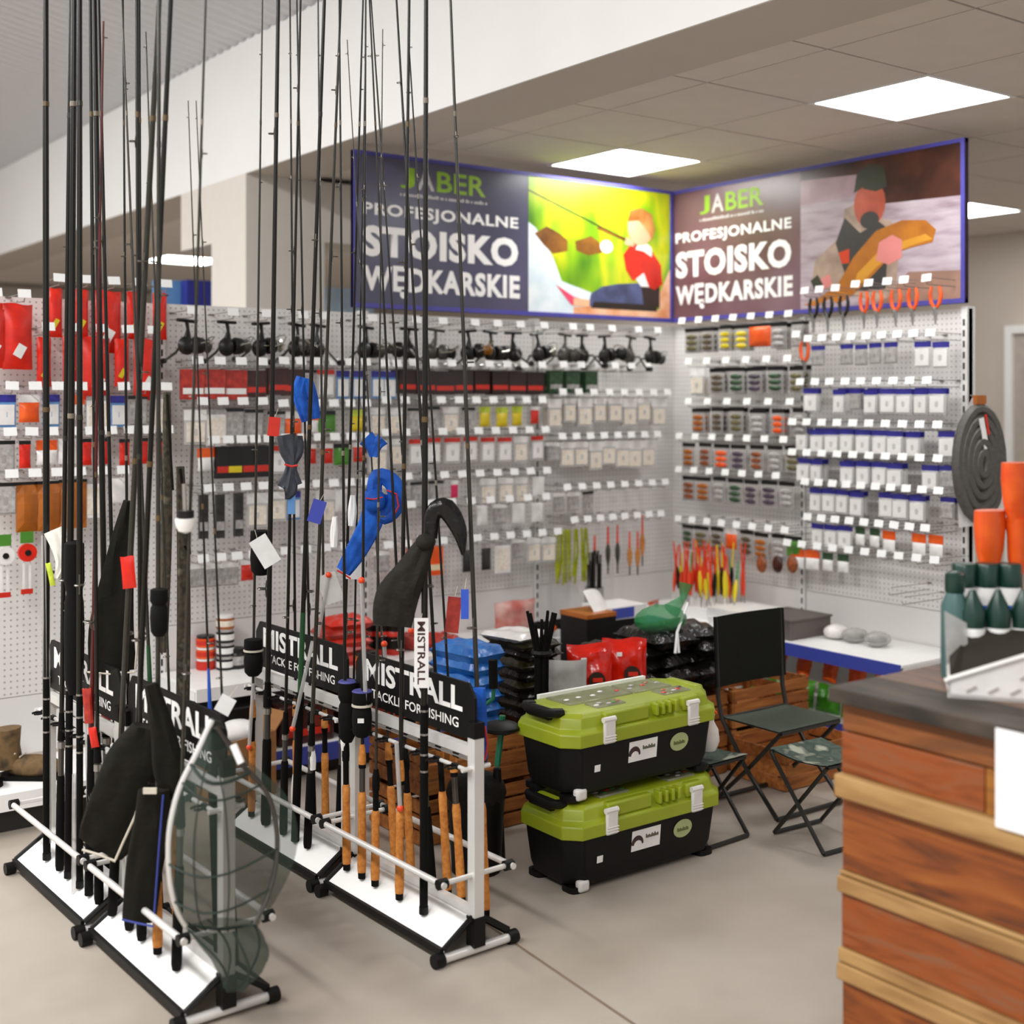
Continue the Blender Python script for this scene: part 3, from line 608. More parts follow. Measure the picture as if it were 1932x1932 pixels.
for px, y0, y1, bd in ((1122, 1010, 1085, m_rbody), (1147, 993, 1083, m_rgrey), (1165, 990, 1082, m_rgrey), (1188, 1003, 1085, m_cork), (1203, 1003, 1085, m_cork), (1212, 972, 1068, m_cork)):
    p0, p1 = onA(px, y1, .16), onA(px, y0, .16)
    float_(p0, p1.z-p0.z, m_fl, bd, m_rbody, 'long red-tipped float hanging beside the yellow tubes', 'long floats of the corner bay', r=.011)
# ---- floats standing in a white foam block on the lure shelf
fb = tag(MB().rbox((0, 0, .03), (.2, .52, .06), .01).build('float_stand', mat('foam_white', '#f3f2f0', .8, bump=.1, scale=200), None, True, loc=(-.27, -.52, SB)), 'white foam block holding upright floats on the lure shelf', 'float stand')
for i in range(46):
    c = R.random(); tip, wd = (m_fl, 'orange-tipped') if c < .72 else ((m_fly, 'yellow-tipped') if c < .9 else (m_flg, 'green-tipped'))
    x, y = -.27+R.uniform(-.085, .085), -.52+R.uniform(-.24, .24)
    float_((x, y, SB+.055), R.uniform(.26, .36), tip, R.choice([m_fl, m_fl, m_fly, m_rbody]), R.choice([m_flw, m_flw, m_wire]), '%s fishing float standing in the white foam block' % wd, 'floats in the foam block', (R.uniform(-.18, .18), R.uniform(-.18, .18), 0), .0085)
# ---- spoon lures (brown ovals) below the sixth lure row
for px, cc in ((1437, TERRA), (1467, BRN), (1495, TERRA)):
    p = onB(px, 1050, .19)
    o = tag(MB().ell((0, 0, -.04), (.012, .035, .045), 12, 8).build('spoon_lure', cc, None, True, loc=p), 'brown oval spoon lure hung under the lure bay', 'lure', 'oval spoon lures')
    MB().tube([(0, 0, 0), (0, 0, .03)], .002, 5).build('hanger', m_wire, o)
# ---- red disc lines of the red-bag bay
for px, y, cc, lab in ((50, 1042, GLR, 'red'), (8, 1048, W_, 'white')):
    p = onA(px, y, .16)
    t = tag(empty('line_winder', p, 0), '%s round line winder on a card at the bottom of the red-bag bay' % lab, 'line winder')
    MB().tube([(0, 0, 0), (0, -.02, 0)], .036, 18).build('disc', cc, t); MB().tube([(0, -.021, 0), (0, -.026, 0)], .012, 12).build('hub', BLK, t)
    for s in (-1, 1): MB().box((s*.012, -.005, -.09), (.008, .004, .13)).build('card_strip', W_, t)
    MB().box((0, -.005, -.155), (.045, .008, .02)).build('foot_clip', RED, t); MB().box((0, -.004, .06), (.05, .006, .045)).build('header_card', GRN, t)
# ================================================================== ROD RACKS
m_alu = mat('rack_aluminium', '#d9d7d3', .35, metal=.25, var=.05); m_plate = mat('rack_plate', '#f1f0ed', .45, var=.02); m_cap = mat('black_plastic', '#0b0a08', .5, var=.2, spec=.25); m_sign = mat('sign_black', '#0c0b09', .5, spec=.25)
m_stxt = mat('sign_text', '#f4f2ee', .5)
RL, RW = .66, .275     # length, width
RANG = VA + math.radians(38.3)      # direction of the long axis (away from the photographer)
def make_rack():
    # local x along the rack from the near end (0) to the far end (RL); y to the left; z up
    t = empty('rod_rack')
    for s in (-1, 1):
        y0, y1 = s*.012, s*.115
        MB().add([(0, y0, .112), (RL, y0, .112), (RL, y1, .045), (0, y1, .045), (0, y0, .104), (RL, y0, .104), (RL, y1, .037), (0, y1, .037)], [(0, 1, 2, 3), (7, 6, 5, 4), (0, 4, 5, 1), (1, 5, 6, 2), (2, 6, 7, 3), (3, 7, 4, 0)]).build('base_plate', m_plate, t)
        MB().bbox((0, s*.12-.006, .03), (RL, s*.12+.006, .05)).build('edge_strip', m_cap, t)
        MB().tube([(-.02, s*.125, .235), (RL+.02, s*.125, .235)], .0095, 10).build('lower_rail', m_alu, t, True)
        MB().tube([(.0, s*.035, .545), (RL, s*.035, .545)], .006, 8).build('clip_rail', m_alu, t, True)
    MB().bbox((0, -.012, .075), (RL, .012, .135)).build('ridge_bar', m_alu, t)
    for x, sg in ((0, -1), (RL, 1)):
        f = MB().tube([(x, -RW/2, .02), (x, RW/2, .02)], .0135, 10).build('foot_bar', m_alu, t, True)
        for s in (-1, 1):
            MB().tube([(x, s*(RW/2-.02), .02), (x, s*(RW/2+.012), .02)], .02, 12).build('foot_cap', m_cap, t, True)
            MB().tube([(x, s*.135, .235), (x, s*.105, .235)], .016, 8).build('rail_joint', m_cap, t, True)
            MB().tube([(x, s*.115, .045), (x, s*.01, .115)], .009, 6).build('end_strut', m_cap, t, True)
        MB().tube([(x, -.125, .235), (x, .125, .235)], .008, 8).build('cross_rail', m_alu, t, True)
        p = MB().box((x, 0, .37), (.034, .034, .53)).build('post', m_alu, t)
        MB().box((x, 0, .655), (.037, .037, .045)).build('post_cap', m_cap, p); MB().bbox((x-.02, -.02, .03), (x+.02, .02, .115)).build('post_socket', m_cap, p)
        MB().tube([(x, -.05, .545), (x, .05, .545)], .007, 6).build('clip_bar', m_alu, t)
    MB().bbox((0, -.012, .575), (RL, .012, .605)).build('upper_rail', m_alu, t)
    for k in range(7):
        x = .05+k*.093
        for s in (-1, 1):
            MB().tube([(x-.012, s*.036, .545), (x-.016, s*.06, .545), (x-.008, s*.072, .545)], .004, 5).tube([(x+.012, s*.036, .545), (x+.016, s*.06, .545), (x+.008, s*.072, .545)], .004, 5).box((x, s*.036, .545), (.03, .012, .014)).build('rod_clip', m_cap, t)
    sg = MB()
    pts = [(.015, .62), (.0, .66), (.0, .745), (.03, .785), (RL-.03, .785), (RL, .745), (RL, .66), (RL-.015, .62)]
    n = len(pts); v = [(a, .004, b) for a, b in pts]+[(a, -.004, b) for a, b in pts]
    sg.add(v, [tuple(range(n)), tuple(range(2*n-1, n-1, -1))]+[(i, n+i, n+(i+1) % n, (i+1) % n) for i in range(n)])
    sgo = sg.build('sign_board', m_sign, t)
    for s in (1, -1):   # lettering on both faces; read from the left face the word runs from far to near
        for w_, za, zb, a, b, bo in (('MISTRALL', .695, .768, .06, .60, .03), ('TACKLE FOR FISHING', .645, .675, .1, .58, .012)):
            mx = Matrix(((-s, 0, 0, RL-a if s > 0 else a), (0, 0, s, s*.0046), (0, 1, 0, za), (0, 0, 0, 1)))
            text_mesh('lettering', w_, b-a, zb-za, m_stxt, sgo, mx, bo)
    return t
rack0 = make_rack()
d_ = VV*math.cos(math.radians(38.3))-VR*math.sin(math.radians(38.3)); c_r = VR*math.cos(math.radians(38.3))+VV*math.sin(math.radians(38.3))
RK = [G(-.105, 3.70), G(-.105, 3.70)+d_*.715, G(-.747, 3.33), G(-.747, 3.33)+d_*.72]
RLAB = ['white rod rack with black sign nearest the green-lidded toolboxes', 'white rod rack with black sign behind the toolbox-side rack', 'white rod rack with black sign behind the landing net', 'white rod rack with black sign facing the red-bag bay']
racks = []
for i, p in enumerate(RK):
    o = rack0 if i == 0 else copy_tree(rack0)
    o.location = p; o.rotation_euler = (0, 0, math.atan2(d_.y, d_.x)); tag(o, RLAB[i], 'rod rack', 'rod racks'); racks.append(o)

# ------------------------------------------------------------------ fishing rods
m_blank = mat('rod_blank', '#15120b', .35, var=.3, scale=30, spec=.35); m_blank2 = mat('rod_blank_grey', '#2c281f', .3, var=.25, scale=30); m_blankr = mat('rod_blank_red', '#5c0d0a', .3, c2='#2a0b08', scale=6)
m_eva = mat('eva_black', '#090806', .8, var=.2, spec=.15); m_grn = mat('rod_green', '#1c4a26', .35); m_bluer = mat('rod_blue', '#1f4fae', .35); m_seat = mat('reel_seat_grey', '#55514c', .3, metal=.6); m_ring = mat('guide_ring', '#6b665e', .3, metal=.8)
m_gold = mat('winding_gold', '#5a4524', .4); m_wind = mat('winding_pale', '#7a7062', .4); m_sleeve = mat('clear_sleeve', '#bdbab6', .25, alpha=.55)
gme = None
def rot_to(d):
    return Vector((0, 0, 1)).rotation_difference(d.normalized()).to_matrix()
def rod(base, top, r0, r1, style, label, group, hl=.45, guides=5, blank=None, ext=.12, pre=''):
    # base, top: world points; r0, r1 radii; style of the handle
    global gme
    base = Vector(base); top = Vector(top); ax = (top-base); L = ax.length*(1+ext); u = ax.normalized(); q = rot_to(u)
    t = tag(empty(pre+'fishing_rod' if not pre else pre, base), label, 'fishing rod', group)
    blank = blank or m_blank
    def seg(nm, z0, z1, a, b, m, n=10, par=t): return MB().tube([u*z0, u*((z0+z1)/2), u*z1], [a, (a+b)/2, b], n).build(nm, m, par, True)
    rt = lambda z: r0+(r1-r0)*z/L
    body = seg('blank', hl*.98, L, rt(hl), r1*.98, blank)
    for k in range(guides):
        z = hl+.35+(L-hl-.4)*(k/(max(1, guides-1)))**.9
        if z > L-.03: continue
        gr = rt(z)*.9+.0055*(1-k/(guides+1)); side = (q @ Vector((math.cos(R.uniform(0, 6.28)), math.sin(R.uniform(0, 6.28)), 0))).normalized()
        c = u*z + side*(rt(z)+gr*1.25); rg = []
        e1 = side; e2 = u.cross(side)
        for j in range(10): rg.append(c+e1*gr*math.cos(2*PI*j/10)+e2*gr*math.sin(2*PI*j/10))
        g = MB().tube(rg, gr*.22, 5, closed=True).tube([u*(z-gr*2.2)+side*rt(z), c-side*gr], gr*.2, 4).tube([u*(z+gr*2.2)+side*rt(z), c-side*gr], gr*.2, 4).build('line_guide', m_ring, t, True)
    for k in range(2):
        z = hl+.25+(L-hl)*(.25+.4*k)
        if z < L: seg('winding', z, z+.016, rt(z)*1.14, rt(z)*1.12, R.choice([m_gold, m_wind, m_blank2]))
    h0 = max(r0*1.6, .0132)
    if style == 'cork':
        MB().tube([u*0, u*.02], [h0*.9, h0*.95], 10).build('butt_cap', m_eva, t, True)
        MB().tube([u*.02, u*.04, u*(hl*.5), u*(hl*.62), u*hl*.66], [h0, h0*1.08, h0*.92, h0*1.02, h0*.8], 12).build('grip', m_cork, t, True)
        s = seg('reel_seat', hl*.64, hl*.86, h0*.72, h0*.72, m_seat if R.random() < .4 else m_eva); seg('lock_ring', hl*.84, hl*.88, h0*.9, h0*.9, m_eva, par=s)
        MB().tube([u*hl*.87, u*hl*.94, u*hl*1.02], [h0*.95, h0*.9, h0*.6], 12).build('fore_grip', m_cork if R.random() < .7 else m_eva, t, True)
    elif style == 'eva':
        MB().tube([u*0, u*.015, u*.03, u*(hl*.6), u*hl*.62], [h0*.9, h0*1.1, h0*1.1, h0*.95, h0*.8], 12).build('grip', m_eva, t, True)
        s = seg('reel_seat', hl*.6, hl*.86, h0*.7, h0*.7, m_seat); seg('lock_ring', hl*.8, hl*.84, h0*.88, h0*.88, m_wire, par=s)
        MB().tube([u*hl*.85, u*hl*1.03], [h0*.95, h0*.65], 12).build('fore_grip', m_eva, t, True)
    elif style == 'pole':
        seg('grip', 0, hl, r0*1.06, r0*1.04, m_eva, 14); seg('butt_cap', -.002, .02, r0*1.2, r0*1.2, m_cap)
        for z in (.42, .47, .53, .6): seg('band', z, z+.006, r0*1.09, r0*1.09, m_wire)
    else:
        mm = {'green': m_grn, 'blue': m_bluer, 'red': m_blankr}[style]
        seg('grip', 0, hl, h0, h0*.95, m_eva); seg('coloured_section', hl, hl+.28, max(rt(hl)*1.15, .009), rt(hl+.28)*1.1, mm)
    return t
RODAX = []
def slot_for(rk, side, px):
    # position along a rack whose projection falls on photo column px
    best = None
    for k in range(101):
        x = RL*k/100; p = RK[rk]+d_*x+c_r*(side*.066); p.z = .085
        e = abs(proj(p)[0]-px)
        if best is None or e < best[0]: best = (e, p.copy())
    return best[1]
GRP = ['rods in the rack nearest the toolboxes', 'rods in the rack behind the toolbox-side rack', 'rods in the rack behind the landing net', 'rods in the rack facing the red-bag bay']
RN = ['in the rack nearest the toolboxes', 'in the middle rack behind the toolbox-side one', 'in the rack behind the landing net', 'in the rack facing the red bags']
ST = {'cork': 'cork-handled dark rod', 'eva': 'foam-handled black rod', 'pole': 'thick black pole', 'green': 'green-sectioned dark rod', 'blue': 'blue-sectioned dark rod', 'red': 'dark red rod'}
# (rack, side -1 = visible long side / +1 = far side, photo column of the butt, top column, top row, px width low, px width high, style, guides, handle length)
RODS = [
 (0, -1, 655, 640, 0, 7, 3, 'cork', 6, .42), (0, -1, 682, 690, 0, 7, 3, 'cork', 6, .42), (0, -1, 708, 722, 55, 6, 2, 'cork', 6, .36), (0, -1, 753, 772, 0, 10, 5, 'cork', 5, .42), (0, -1, 799, 804, 0, 15, 8, 'pole', 2, .62),
 (0, 1, 775, 697, 0, 7, 3, 'cork', 6, .4), (0, 1, 815, 700, 0, 6, 3, 'eva', 6, .4), (0, 1, 846, 748, 0, 8, 4, 'cork', 5, .48), (0, 1, 872, 770, 60, 6, 3, 'cork', 5, .45), (0, 1, 916, 850, 0, 11, 5, 'cork', 4, .5), (0, 1, 745, 655, 75, 5, 2, 'cork', 6, .4),
 (1, -1, 474, 495, 0, 6, 3, 'cork', 6, .42), (1, -1, 502, 525, 0, 11, 7, 'eva', 4, .5), (1, -1, 535, 567, 0, 7, 4, 'eva', 5, .42), (1, -1, 556, 612, 0, 10, 6, 'green', 3, .52), (1, -1, 580, 643, 0, 9, 4, 'eva', 5, .42),
 (1, 1, 560, 547, 0, 6, 3, 'cork', 6, .42), (1, 1, 590, 560, 0, 6, 3, 'eva', 6, .42), (1, 1, 615, 600, 0, 6, 3, 'cork', 6, .42), (1, 1, 640, 685, 0, 7, 3, 'eva', 5, .42), (1, 1, 662, 690, 60, 5, 2, 'eva', 5, .42),
 (2, -1, 212, 300, 0, 11, 10, 'eva', 3, .5), (2, -1, 243, 322, 0, 11, 9, 'eva', 3, .5), (2, -1, 268, 258, 0, 9, 7, 'eva', 4, .5), (2, -1, 297, 300, 10, 10, 7, 'cork', 3, .3), (2, -1, 332, 388, 0, 8, 4, 'eva', 4, .46),
 (2, 1, 300, 230, 0, 8, 3, 'green', 5, .5), (2, 1, 335, 275, 60, 6, 3, 'cork', 5, .42), (2, 1, 412, 355, 190, 6, 2, 'blue', 5, .5), (2, 1, 440, 370, 190, 6, 2, 'eva', 5, .42),
 (3, -1, 88, 86, 0, 13, 11, 'pole', 1, .6), (3, -1, 112, 134, 0, 9, 8, 'eva', 3, .5), (3, -1, 128, 140, 0, 13, 11, 'pole', 1, .6), (3, -1, 150, 150, 0, 12, 10, 'pole', 1, .6), (3, -1, 168, 195, 40, 8, 4, 'red', 4, .5), (3, -1, 186, 170, 0, 8, 7, 'eva', 3, .5),
 (3, 1, 205, 178, 0, 12, 10, 'eva', 2, .5), (3, 1, 225, 186, 0, 8, 6, 'eva', 3, .5), (3, 1, 245, 232, 0, 7, 3, 'cork', 5, .42), (3, 1, 268, 262, 0, 9, 6, 'eva', 3, .45),
]
SIDE = {(0, -1): 'inner side', (0, 1): 'toolbox side', (1, -1): 'inner side', (1, 1): 'shelf side', (2, -1): 'open-floor side', (2, 1): 'inner side', (3, -1): 'open-floor side', (3, 1): 'inner side'}
for (rk, sd, bx, tx, ty, w0, w1, st, ng, hl) in RODS:
    oi = sorted([r[2] for r in RODS if r[0] == rk and r[1] == sd], reverse=True).index(bx)
    b = slot_for(rk, sd, bx); dp = depth(b); tp = atD(tx, ty, dp); lb = (b-CAM).dot(VR)
    for _ in range(12):   # the rods lean along their rack, not across it
        dl = (tp-CAM).dot(VR)-lb; tp = atD(tx, ty, dp-dl*1.2)
    RODAX.append((b.copy(), tp.copy()))
    rod(b, tp, w0/2*dp/F, w1/2*dp/F, st, '%s, %s from the %s, %s, %s' % (ST[st], ordinal(oi), ['free end', 'rack joint'][rk % 2], SIDE[rk, sd], ['toolbox rack', 'middle rack', 'landing net rack', 'red-bag rack'][rk]), GRP[rk], hl, ng, m_blankr if st == 'red' else (m_blank2 if R.random() < .25 else None), .1 if ty <= 10 else .0)
# ================================================================== THINGS TIED TO THE RODS
m_blkc = mat('black_cloth', '#141209', .8, var=.35, scale=16, bump=.9, spec=.2); m_gryc = mat('charcoal_cloth', '#24211c', .8, var=.3, scale=22, bump=.9, spec=.25); m_bluc = mat('blue_cloth', '#1d62c9', .7, c2='#0f3c8c', scale=16, bump=.9, spec=.3)
m_gloss = mat('glossy_black', '#0d0b08', .28, var=.2, scale=24, bump=.8, spec=.4); m_trim = mat('pale_trim', '#cfc6b4', .6); m_redt = mat('red_trim', '#c81d14', .6); m_navyt = mat('navy_trim', '#2b3a8a', .6)
def loft(pts, width, thick, name, m, parent=None, wr=.15, seed=1, nn=26, face=None, sub=4):
    # soft cloth tube: flattened ellipse swept along world points, its flat side facing `face`
    r = random.Random(seed); P = [Vector(p) for p in pts]; b = MB(); face = (face or -VV); base = P[0].copy()
    def cat(a, i):
        k = min(int(i), len(a)-2); f = i-k
        p0, p1, p2, p3 = a[max(k-1, 0)], a[k], a[k+1], a[min(k+2, len(a)-1)]
        return .5*((2*p1)+(p2-p0)*f+(2*p0-5*p1+4*p2-p3)*f*f+(3*p1-p0-3*p2+p3)*f**3)
    N = (len(P)-1)*sub+1; C = [cat(P, i/sub) for i in range(N)]
    Wd = [max(.002, cat(list(width), i/sub)) for i in range(N)]; Th = [max(.001, cat(list(thick), i/sub)) if isinstance(thick, (list, tuple)) else thick for i in range(N)]
    v = []; ph = [r.uniform(0, 6.28) for _ in range(4)]
    for i in range(N):
        t = (C[min(i+1, N-1)]-C[max(i-1, 0)]).normalized(); s = t.cross(face).normalized(); n = s.cross(t).normalized()
        for j in range(nn):
            a = 2*PI*j/nn; k = 1+wr*math.sin(5*a+ph[0]+i*.35)+wr*.6*math.sin(9*a+ph[1]-i*.5)
            v.append(C[i]-base+s*(Wd[i]/2*math.cos(a))+n*(Th[i]/2*math.sin(a)*k+wr*.15*Wd[i]*math.sin(a*2+ph[2]+i*.4)))
    f = [(i*nn+j, i*nn+(j+1) % nn, (i+1)*nn+(j+1) % nn, (i+1)*nn+j) for i in range(N-1) for j in range(nn)]
    f += [tuple(range(nn-1, -1, -1)), tuple((N-1)*nn+j for j in range(nn))]
    b.add(v, f); o = b.build(name, m, parent, True); o.location = base-(parent.location if parent else Vector((0, 0, 0))); return o
def pts(dep, *xy): return [atD(x, y, dep) for x, y in xy]
def RD(x, y, dflt):
    # distance of the rod that passes through this photo point
    best = None
    for b, tp in RODAX:
        for k in range(60):
            p = b.lerp(tp, k/59*1.08); q = proj(p)
            e = abs(q[0]-x)+.6*abs(q[1]-y)
            if best is None or e < best[0]: best = (e, depth(p))
    return best[1] if best and best[0] < 45 else dflt
def px2m(p, dep): return p*dep/F
def W(dep, *ws): return [px2m(x, dep) for x in ws]
# charcoal rod bag knotted on the thick pole
D = RD(800, 1022, 3.52)-.012
t = tag(empty('rod_bag', atD(800, 1030, D)), 'charcoal cloth rod bag knotted around the thick black pole', 'rod bag')
loft(pts(D, (805, 1020), (775, 1080), (748, 1130), (740, 1180)), W(D, 34, 62, 82, 74), px2m(22, D), 'hanging_sleeve', m_gryc, t, .2, 3)
loft(pts(D, (812, 1015), (818, 968), (842, 960), (866, 1000), (874, 1046)), W(D, 26, 32, 40, 30, 8), px2m(20, D), 'loop', m_gloss, t, .12, 4)
MB().ell((0, 0, 0), (px2m(20, D), px2m(18, D), px2m(16, D)), 12, 8).build('knot', m_gryc, t, True, loc=atD(803, 1022, D-.01)-t.location)
# blue rod bag
D = RD(707, 945, 3.95)-.012
t = tag(empty('rod_bag', atD(715, 940, D)), 'blue cloth rod bag with red piping knotted on a rod', 'rod bag')
loft(pts(D, (712, 930), (700, 985), (672, 1040), (648, 1078)), W(D, 46, 44, 40, 30), px2m(16, D), 'hanging_sleeve', m_bluc, t, .15, 5)
loft(pts(D, (705, 935), (712, 898), (742, 912), (748, 950), (725, 975), (708, 955)), W(D, 30, 28, 34, 34, 30, 20), px2m(22, D), 'loop', m_bluc, t, .12, 6)
MB().ell((0, 0, 0), (px2m(24, D), px2m(16, D), px2m(22, D)), 12, 8).build('knot', m_bluc, t, True, loc=atD(707, 945, D-.02)-t.location)
MB().tube([p-t.location for p in pts(D-.06, (690, 940), (705, 942), (722, 938))], .0025, 6).build('piping', m_redt, t); MB().tube([p-t.location for p in pts(D-.03, (730, 925), (748, 932), (752, 955), (742, 975))], .003, 6).build('piping', m_redt, t)
MB().tube([p-t.location for p in pts(D-.03, (636, 1076), (650, 1084), (662, 1092))], .003, 6).build('piping', m_redt, t)
loft(pts(D, (705, 862), (702, 840), (690, 826)), W(D, 16, 26, 34), px2m(8, D), 'tuft', m_bluc, t, .2, 8); loft(pts(D, (706, 862), (712, 840), (722, 828)), W(D, 12, 20, 26), px2m(8, D), 'tuft', m_bluc, t, .2, 9)
t = tag(empty('rod_bag', atD(575, 760, 4.3)), 'small bright blue cloth tied high on a rod', 'rod bag'); D = RD(582, 750, 4.3)-.01
loft(pts(D, (572, 712), (566, 745), (578, 795)), W(D, 26, 28, 18), px2m(14, D), 'sleeve', m_bluc, t, .2, 11); loft(pts(D, (580, 715), (590, 750), (597, 790)), W(D, 20, 20, 16), px2m(10, D), 'sleeve', m_bluc, t, .2, 12)
t = tag(empty('rod_bag', atD(548, 880, 4.3)), 'slate black cloth tied with a red ribbon on a rod', 'rod bag'); D = RD(548, 878, 4.3)-.012
loft(pts(D, (540, 820), (545, 850), (550, 880), (542, 920), (538, 925)), W(D, 36, 36, 22, 40, 34), px2m(16, D), 'sleeve', mat('slate_cloth', '#24262c', .6, c2='#3a3e4a', scale=20, bump=.2), t, .2, 13)
loft(pts(D, (562, 822), (560, 850), (551, 880), (562, 915)), W(D, 18, 26, 18, 18), px2m(12, D), 'sleeve', MATS['slate_cloth'], t, .2, 14)
MB().tube([p-t.location for p in pts(D-.05, (537, 876), (550, 880), (562, 878))], .004, 6).build('ribbon', m_redt, t)
# dark rod bags of the left pair of racks
D = RD(238, 1000, 3.72)-.015
t = tag(empty('rod_bag', atD(230, 1250, D)), 'black cloth rod bag with pale piping between the left racks', 'rod bag')
loft(pts(D, (243, 945), (232, 1010), (222, 1090), (210, 1190), (212, 1265)), W(D, 20, 40, 62, 86, 90), px2m(20, D), 'sleeve', m_blkc, t, .18, 15)
MB().tube([p-t.location for p in pts(D-.05, (262, 1110), (260, 1200), (255, 1262))], .003, 6).build('piping', m_trim, t); MB().tube([p-t.location for p in pts(D-.06, (165, 1268), (210, 1272), (255, 1268))], .0028, 6).build('piping', m_trim, t)
D = RD(255, 1450, 3.3)-.05
t = tag(empty('rod_bag', atD(240, 1550, D)), 'large black cloth bag with pale piping slung over the front rack', 'rod bag')
loft(pts(D, (275, 1370), (258, 1430), (235, 1500), (205, 1570), (190, 1600)), W(D, 50, 110, 120, 110, 92), px2m(34, D), 'sleeve', m_blkc, t, .16, 16)
MB().tube([p-t.location for p in pts(D-.05, (265, 1500), (255, 1540), (232, 1590), (218, 1622))], .0035, 6).build('piping', m_trim, t); MB().tube([p-t.location for p in pts(D-.05, (155, 1603), (185, 1612), (218, 1625))], .0035, 6).build('piping', m_trim, t)
D = RD(285, 1600, 3.2)-.06
t = tag(empty('rod_bag', atD(280, 1600, D)), 'black cloth bag with navy piping hanging low on the front rack', 'rod bag')
loft(pts(D, (290, 1490), (288, 1550), (272, 1640), (262, 1735)), W(D, 60, 70, 70, 64), px2m(30, D), 'sleeve', m_blkc, t, .14, 17)
MB().tube([p-t.location for p in pts(D-.05, (308, 1500), (300, 1600), (290, 1740))], .003, 6).build('piping', m_navyt, t); MB().tube([p-t.location for p in pts(D-.05, (230, 1735), (260, 1742), (290, 1748))], .003, 6).build('piping', m_navyt, t)
MB().box((0, 0, 0), (.036, .006, .016), (0, 0, VA-PI/2)).build('cloth_label', m_trim, t, loc=atD(283, 1492, D-.06)-t.location)
D = RD(305, 1370, 3.4)-.03
t = tag(empty('rod_bag', atD(330, 1400, D)), 'black cloth hood over the rods beside the landing net', 'rod bag')
loft(pts(D, (285, 1290), (305, 1370), (318, 1450), (328, 1500)), W(D, 26, 44, 60, 40), px2m(26, D), 'sleeve', m_blkc, t, .15, 18)
# camouflage sleeve and headlamp-like white bait ladle
m_camo = ramp_mat('camouflage', [(.3, '#1c1a12'), (.45, '#4a4030'), (.6, '#2c2a1c'), (.75, '#6b6350')], 26, rough=.7, detail=2)
D = 3.85
for i, (x0, y0, x1, y1, wd) in enumerate(((315, 740, 305, 1230, 22), (340, 880, 345, 1330, 26))):
    t = tag(empty('rod_holdall', atD(x1, y1, D+.1*i)), 'long camouflage rod sleeve %s' % ('with a knotted top' if i == 0 else 'reaching down beside the black lettered sign'), 'rod bag')
    loft(pts(D+.1*i, (x0, y0), ((x0+x1)/2+4, (y0+y1)/2), (x1, y1)), W(D, wd*.6, wd, wd), px2m(18, D), 'sleeve', m_camo, t, .12, 20+i)
    MB().tube([p-t.location for p in pts(D+.1*i-.02, (x0, y0+4), ((x0+x1)/2+16, (y0+y1)/2-60), (x0+8, y0+150))], .004, 6).build('strap', m_blkc, t)
D = RD(345, 950, 3.7)-.02
t = tag(empty('bait_ladle', atD(350, 985, D)), 'white cup ladle on a pale handle hung among the left rods', 'ladle')
MB().lathe([(.002, -.03), (.018, -.024), (.026, -.008), (.028, .01)], (0, 0, 0), 14).build('cup', W_, t, True); MB().tube([(0, 0, 0), (-.004, 0, .1)], .006, 8).build('handle', m_rsilver, t, True); MB().tube([(0, 0, .012), (0, 0, .03)], .022, 12).build('collar', m_rbody, t, True)
# stiff swing tags and labels
def swing(x, y, dep, wpx, hpx, rot, m, label, text=None, tx=None):
    dep = RD(x, y-hpx*.4, dep)-.016
    o = tag(empty('swing_tag', atD(x, y, dep)), label, 'tag'); o.rotation_euler = (0, rot, VA-PI/2)
    MB().box((0, 0, 0), (px2m(wpx, dep), .0015, px2m(hpx, dep))).build('card', m, o)
    MB().tube([(0, 0, px2m(hpx, dep)/2), (.004, .022, px2m(hpx, dep)/2+.03)], .001, 4).build('string', m_trim, o)
    if text:
        Ht, Wt = px2m(hpx, dep)*.9, px2m(wpx, dep)*.55
        text_mesh('lettering', text, Ht, Wt, tx, o, Matrix(((0, 1, 0, -Wt/2), (0, 0, -1, -.0012), (-1, 0, 0, Ht/2), (0, 0, 0, 1))), .02)
    return o
swing(795, 1232, 3.5, 27, 132, 0, W_, 'white card with dark vertical lettering on the thick pole', 'MISTRALL', mat('maroon_ink', '#3a1512', .6))
swing(500, 1040, 4.05, 36, 58, -.55, W_, 'blank white tilted card tied to a black foam rod'); swing(623, 1110, 4.0, 38, 56, -.35, c_('card_grey', '#d8d5d0'), 'pale grey card hanging below the blue rod bag')
swing(672, 1060, 4.25, 36, 66, .05, W_, 'white printed card behind the blue rod bag'); swing(550, 950, 4.1, 15, 40, 0, LBL, 'small light blue card on a rod'); swing(598, 965, 4.5, 26, 44, .3, c_('card_blue', '#3a46a8'), 'purple-blue folded card hung between rods')
swing(877, 1140, 3.6, 15, 56, 0, c_('card_blue2', '#2f56c4'), 'blue and white card on a wire loop beside the blue rod'); swing(855, 1160, 3.9, 26, 68, .1, DRED, 'dark red bag with a white sticker tied to a rod')
swing(517, 805, 4.3, 22, 36, .1, RED, 'small red packet tied high on a rod'); swing(425, 1330, 4.0, 30, 34, .5, W_, 'crumpled white paper above the landing net')
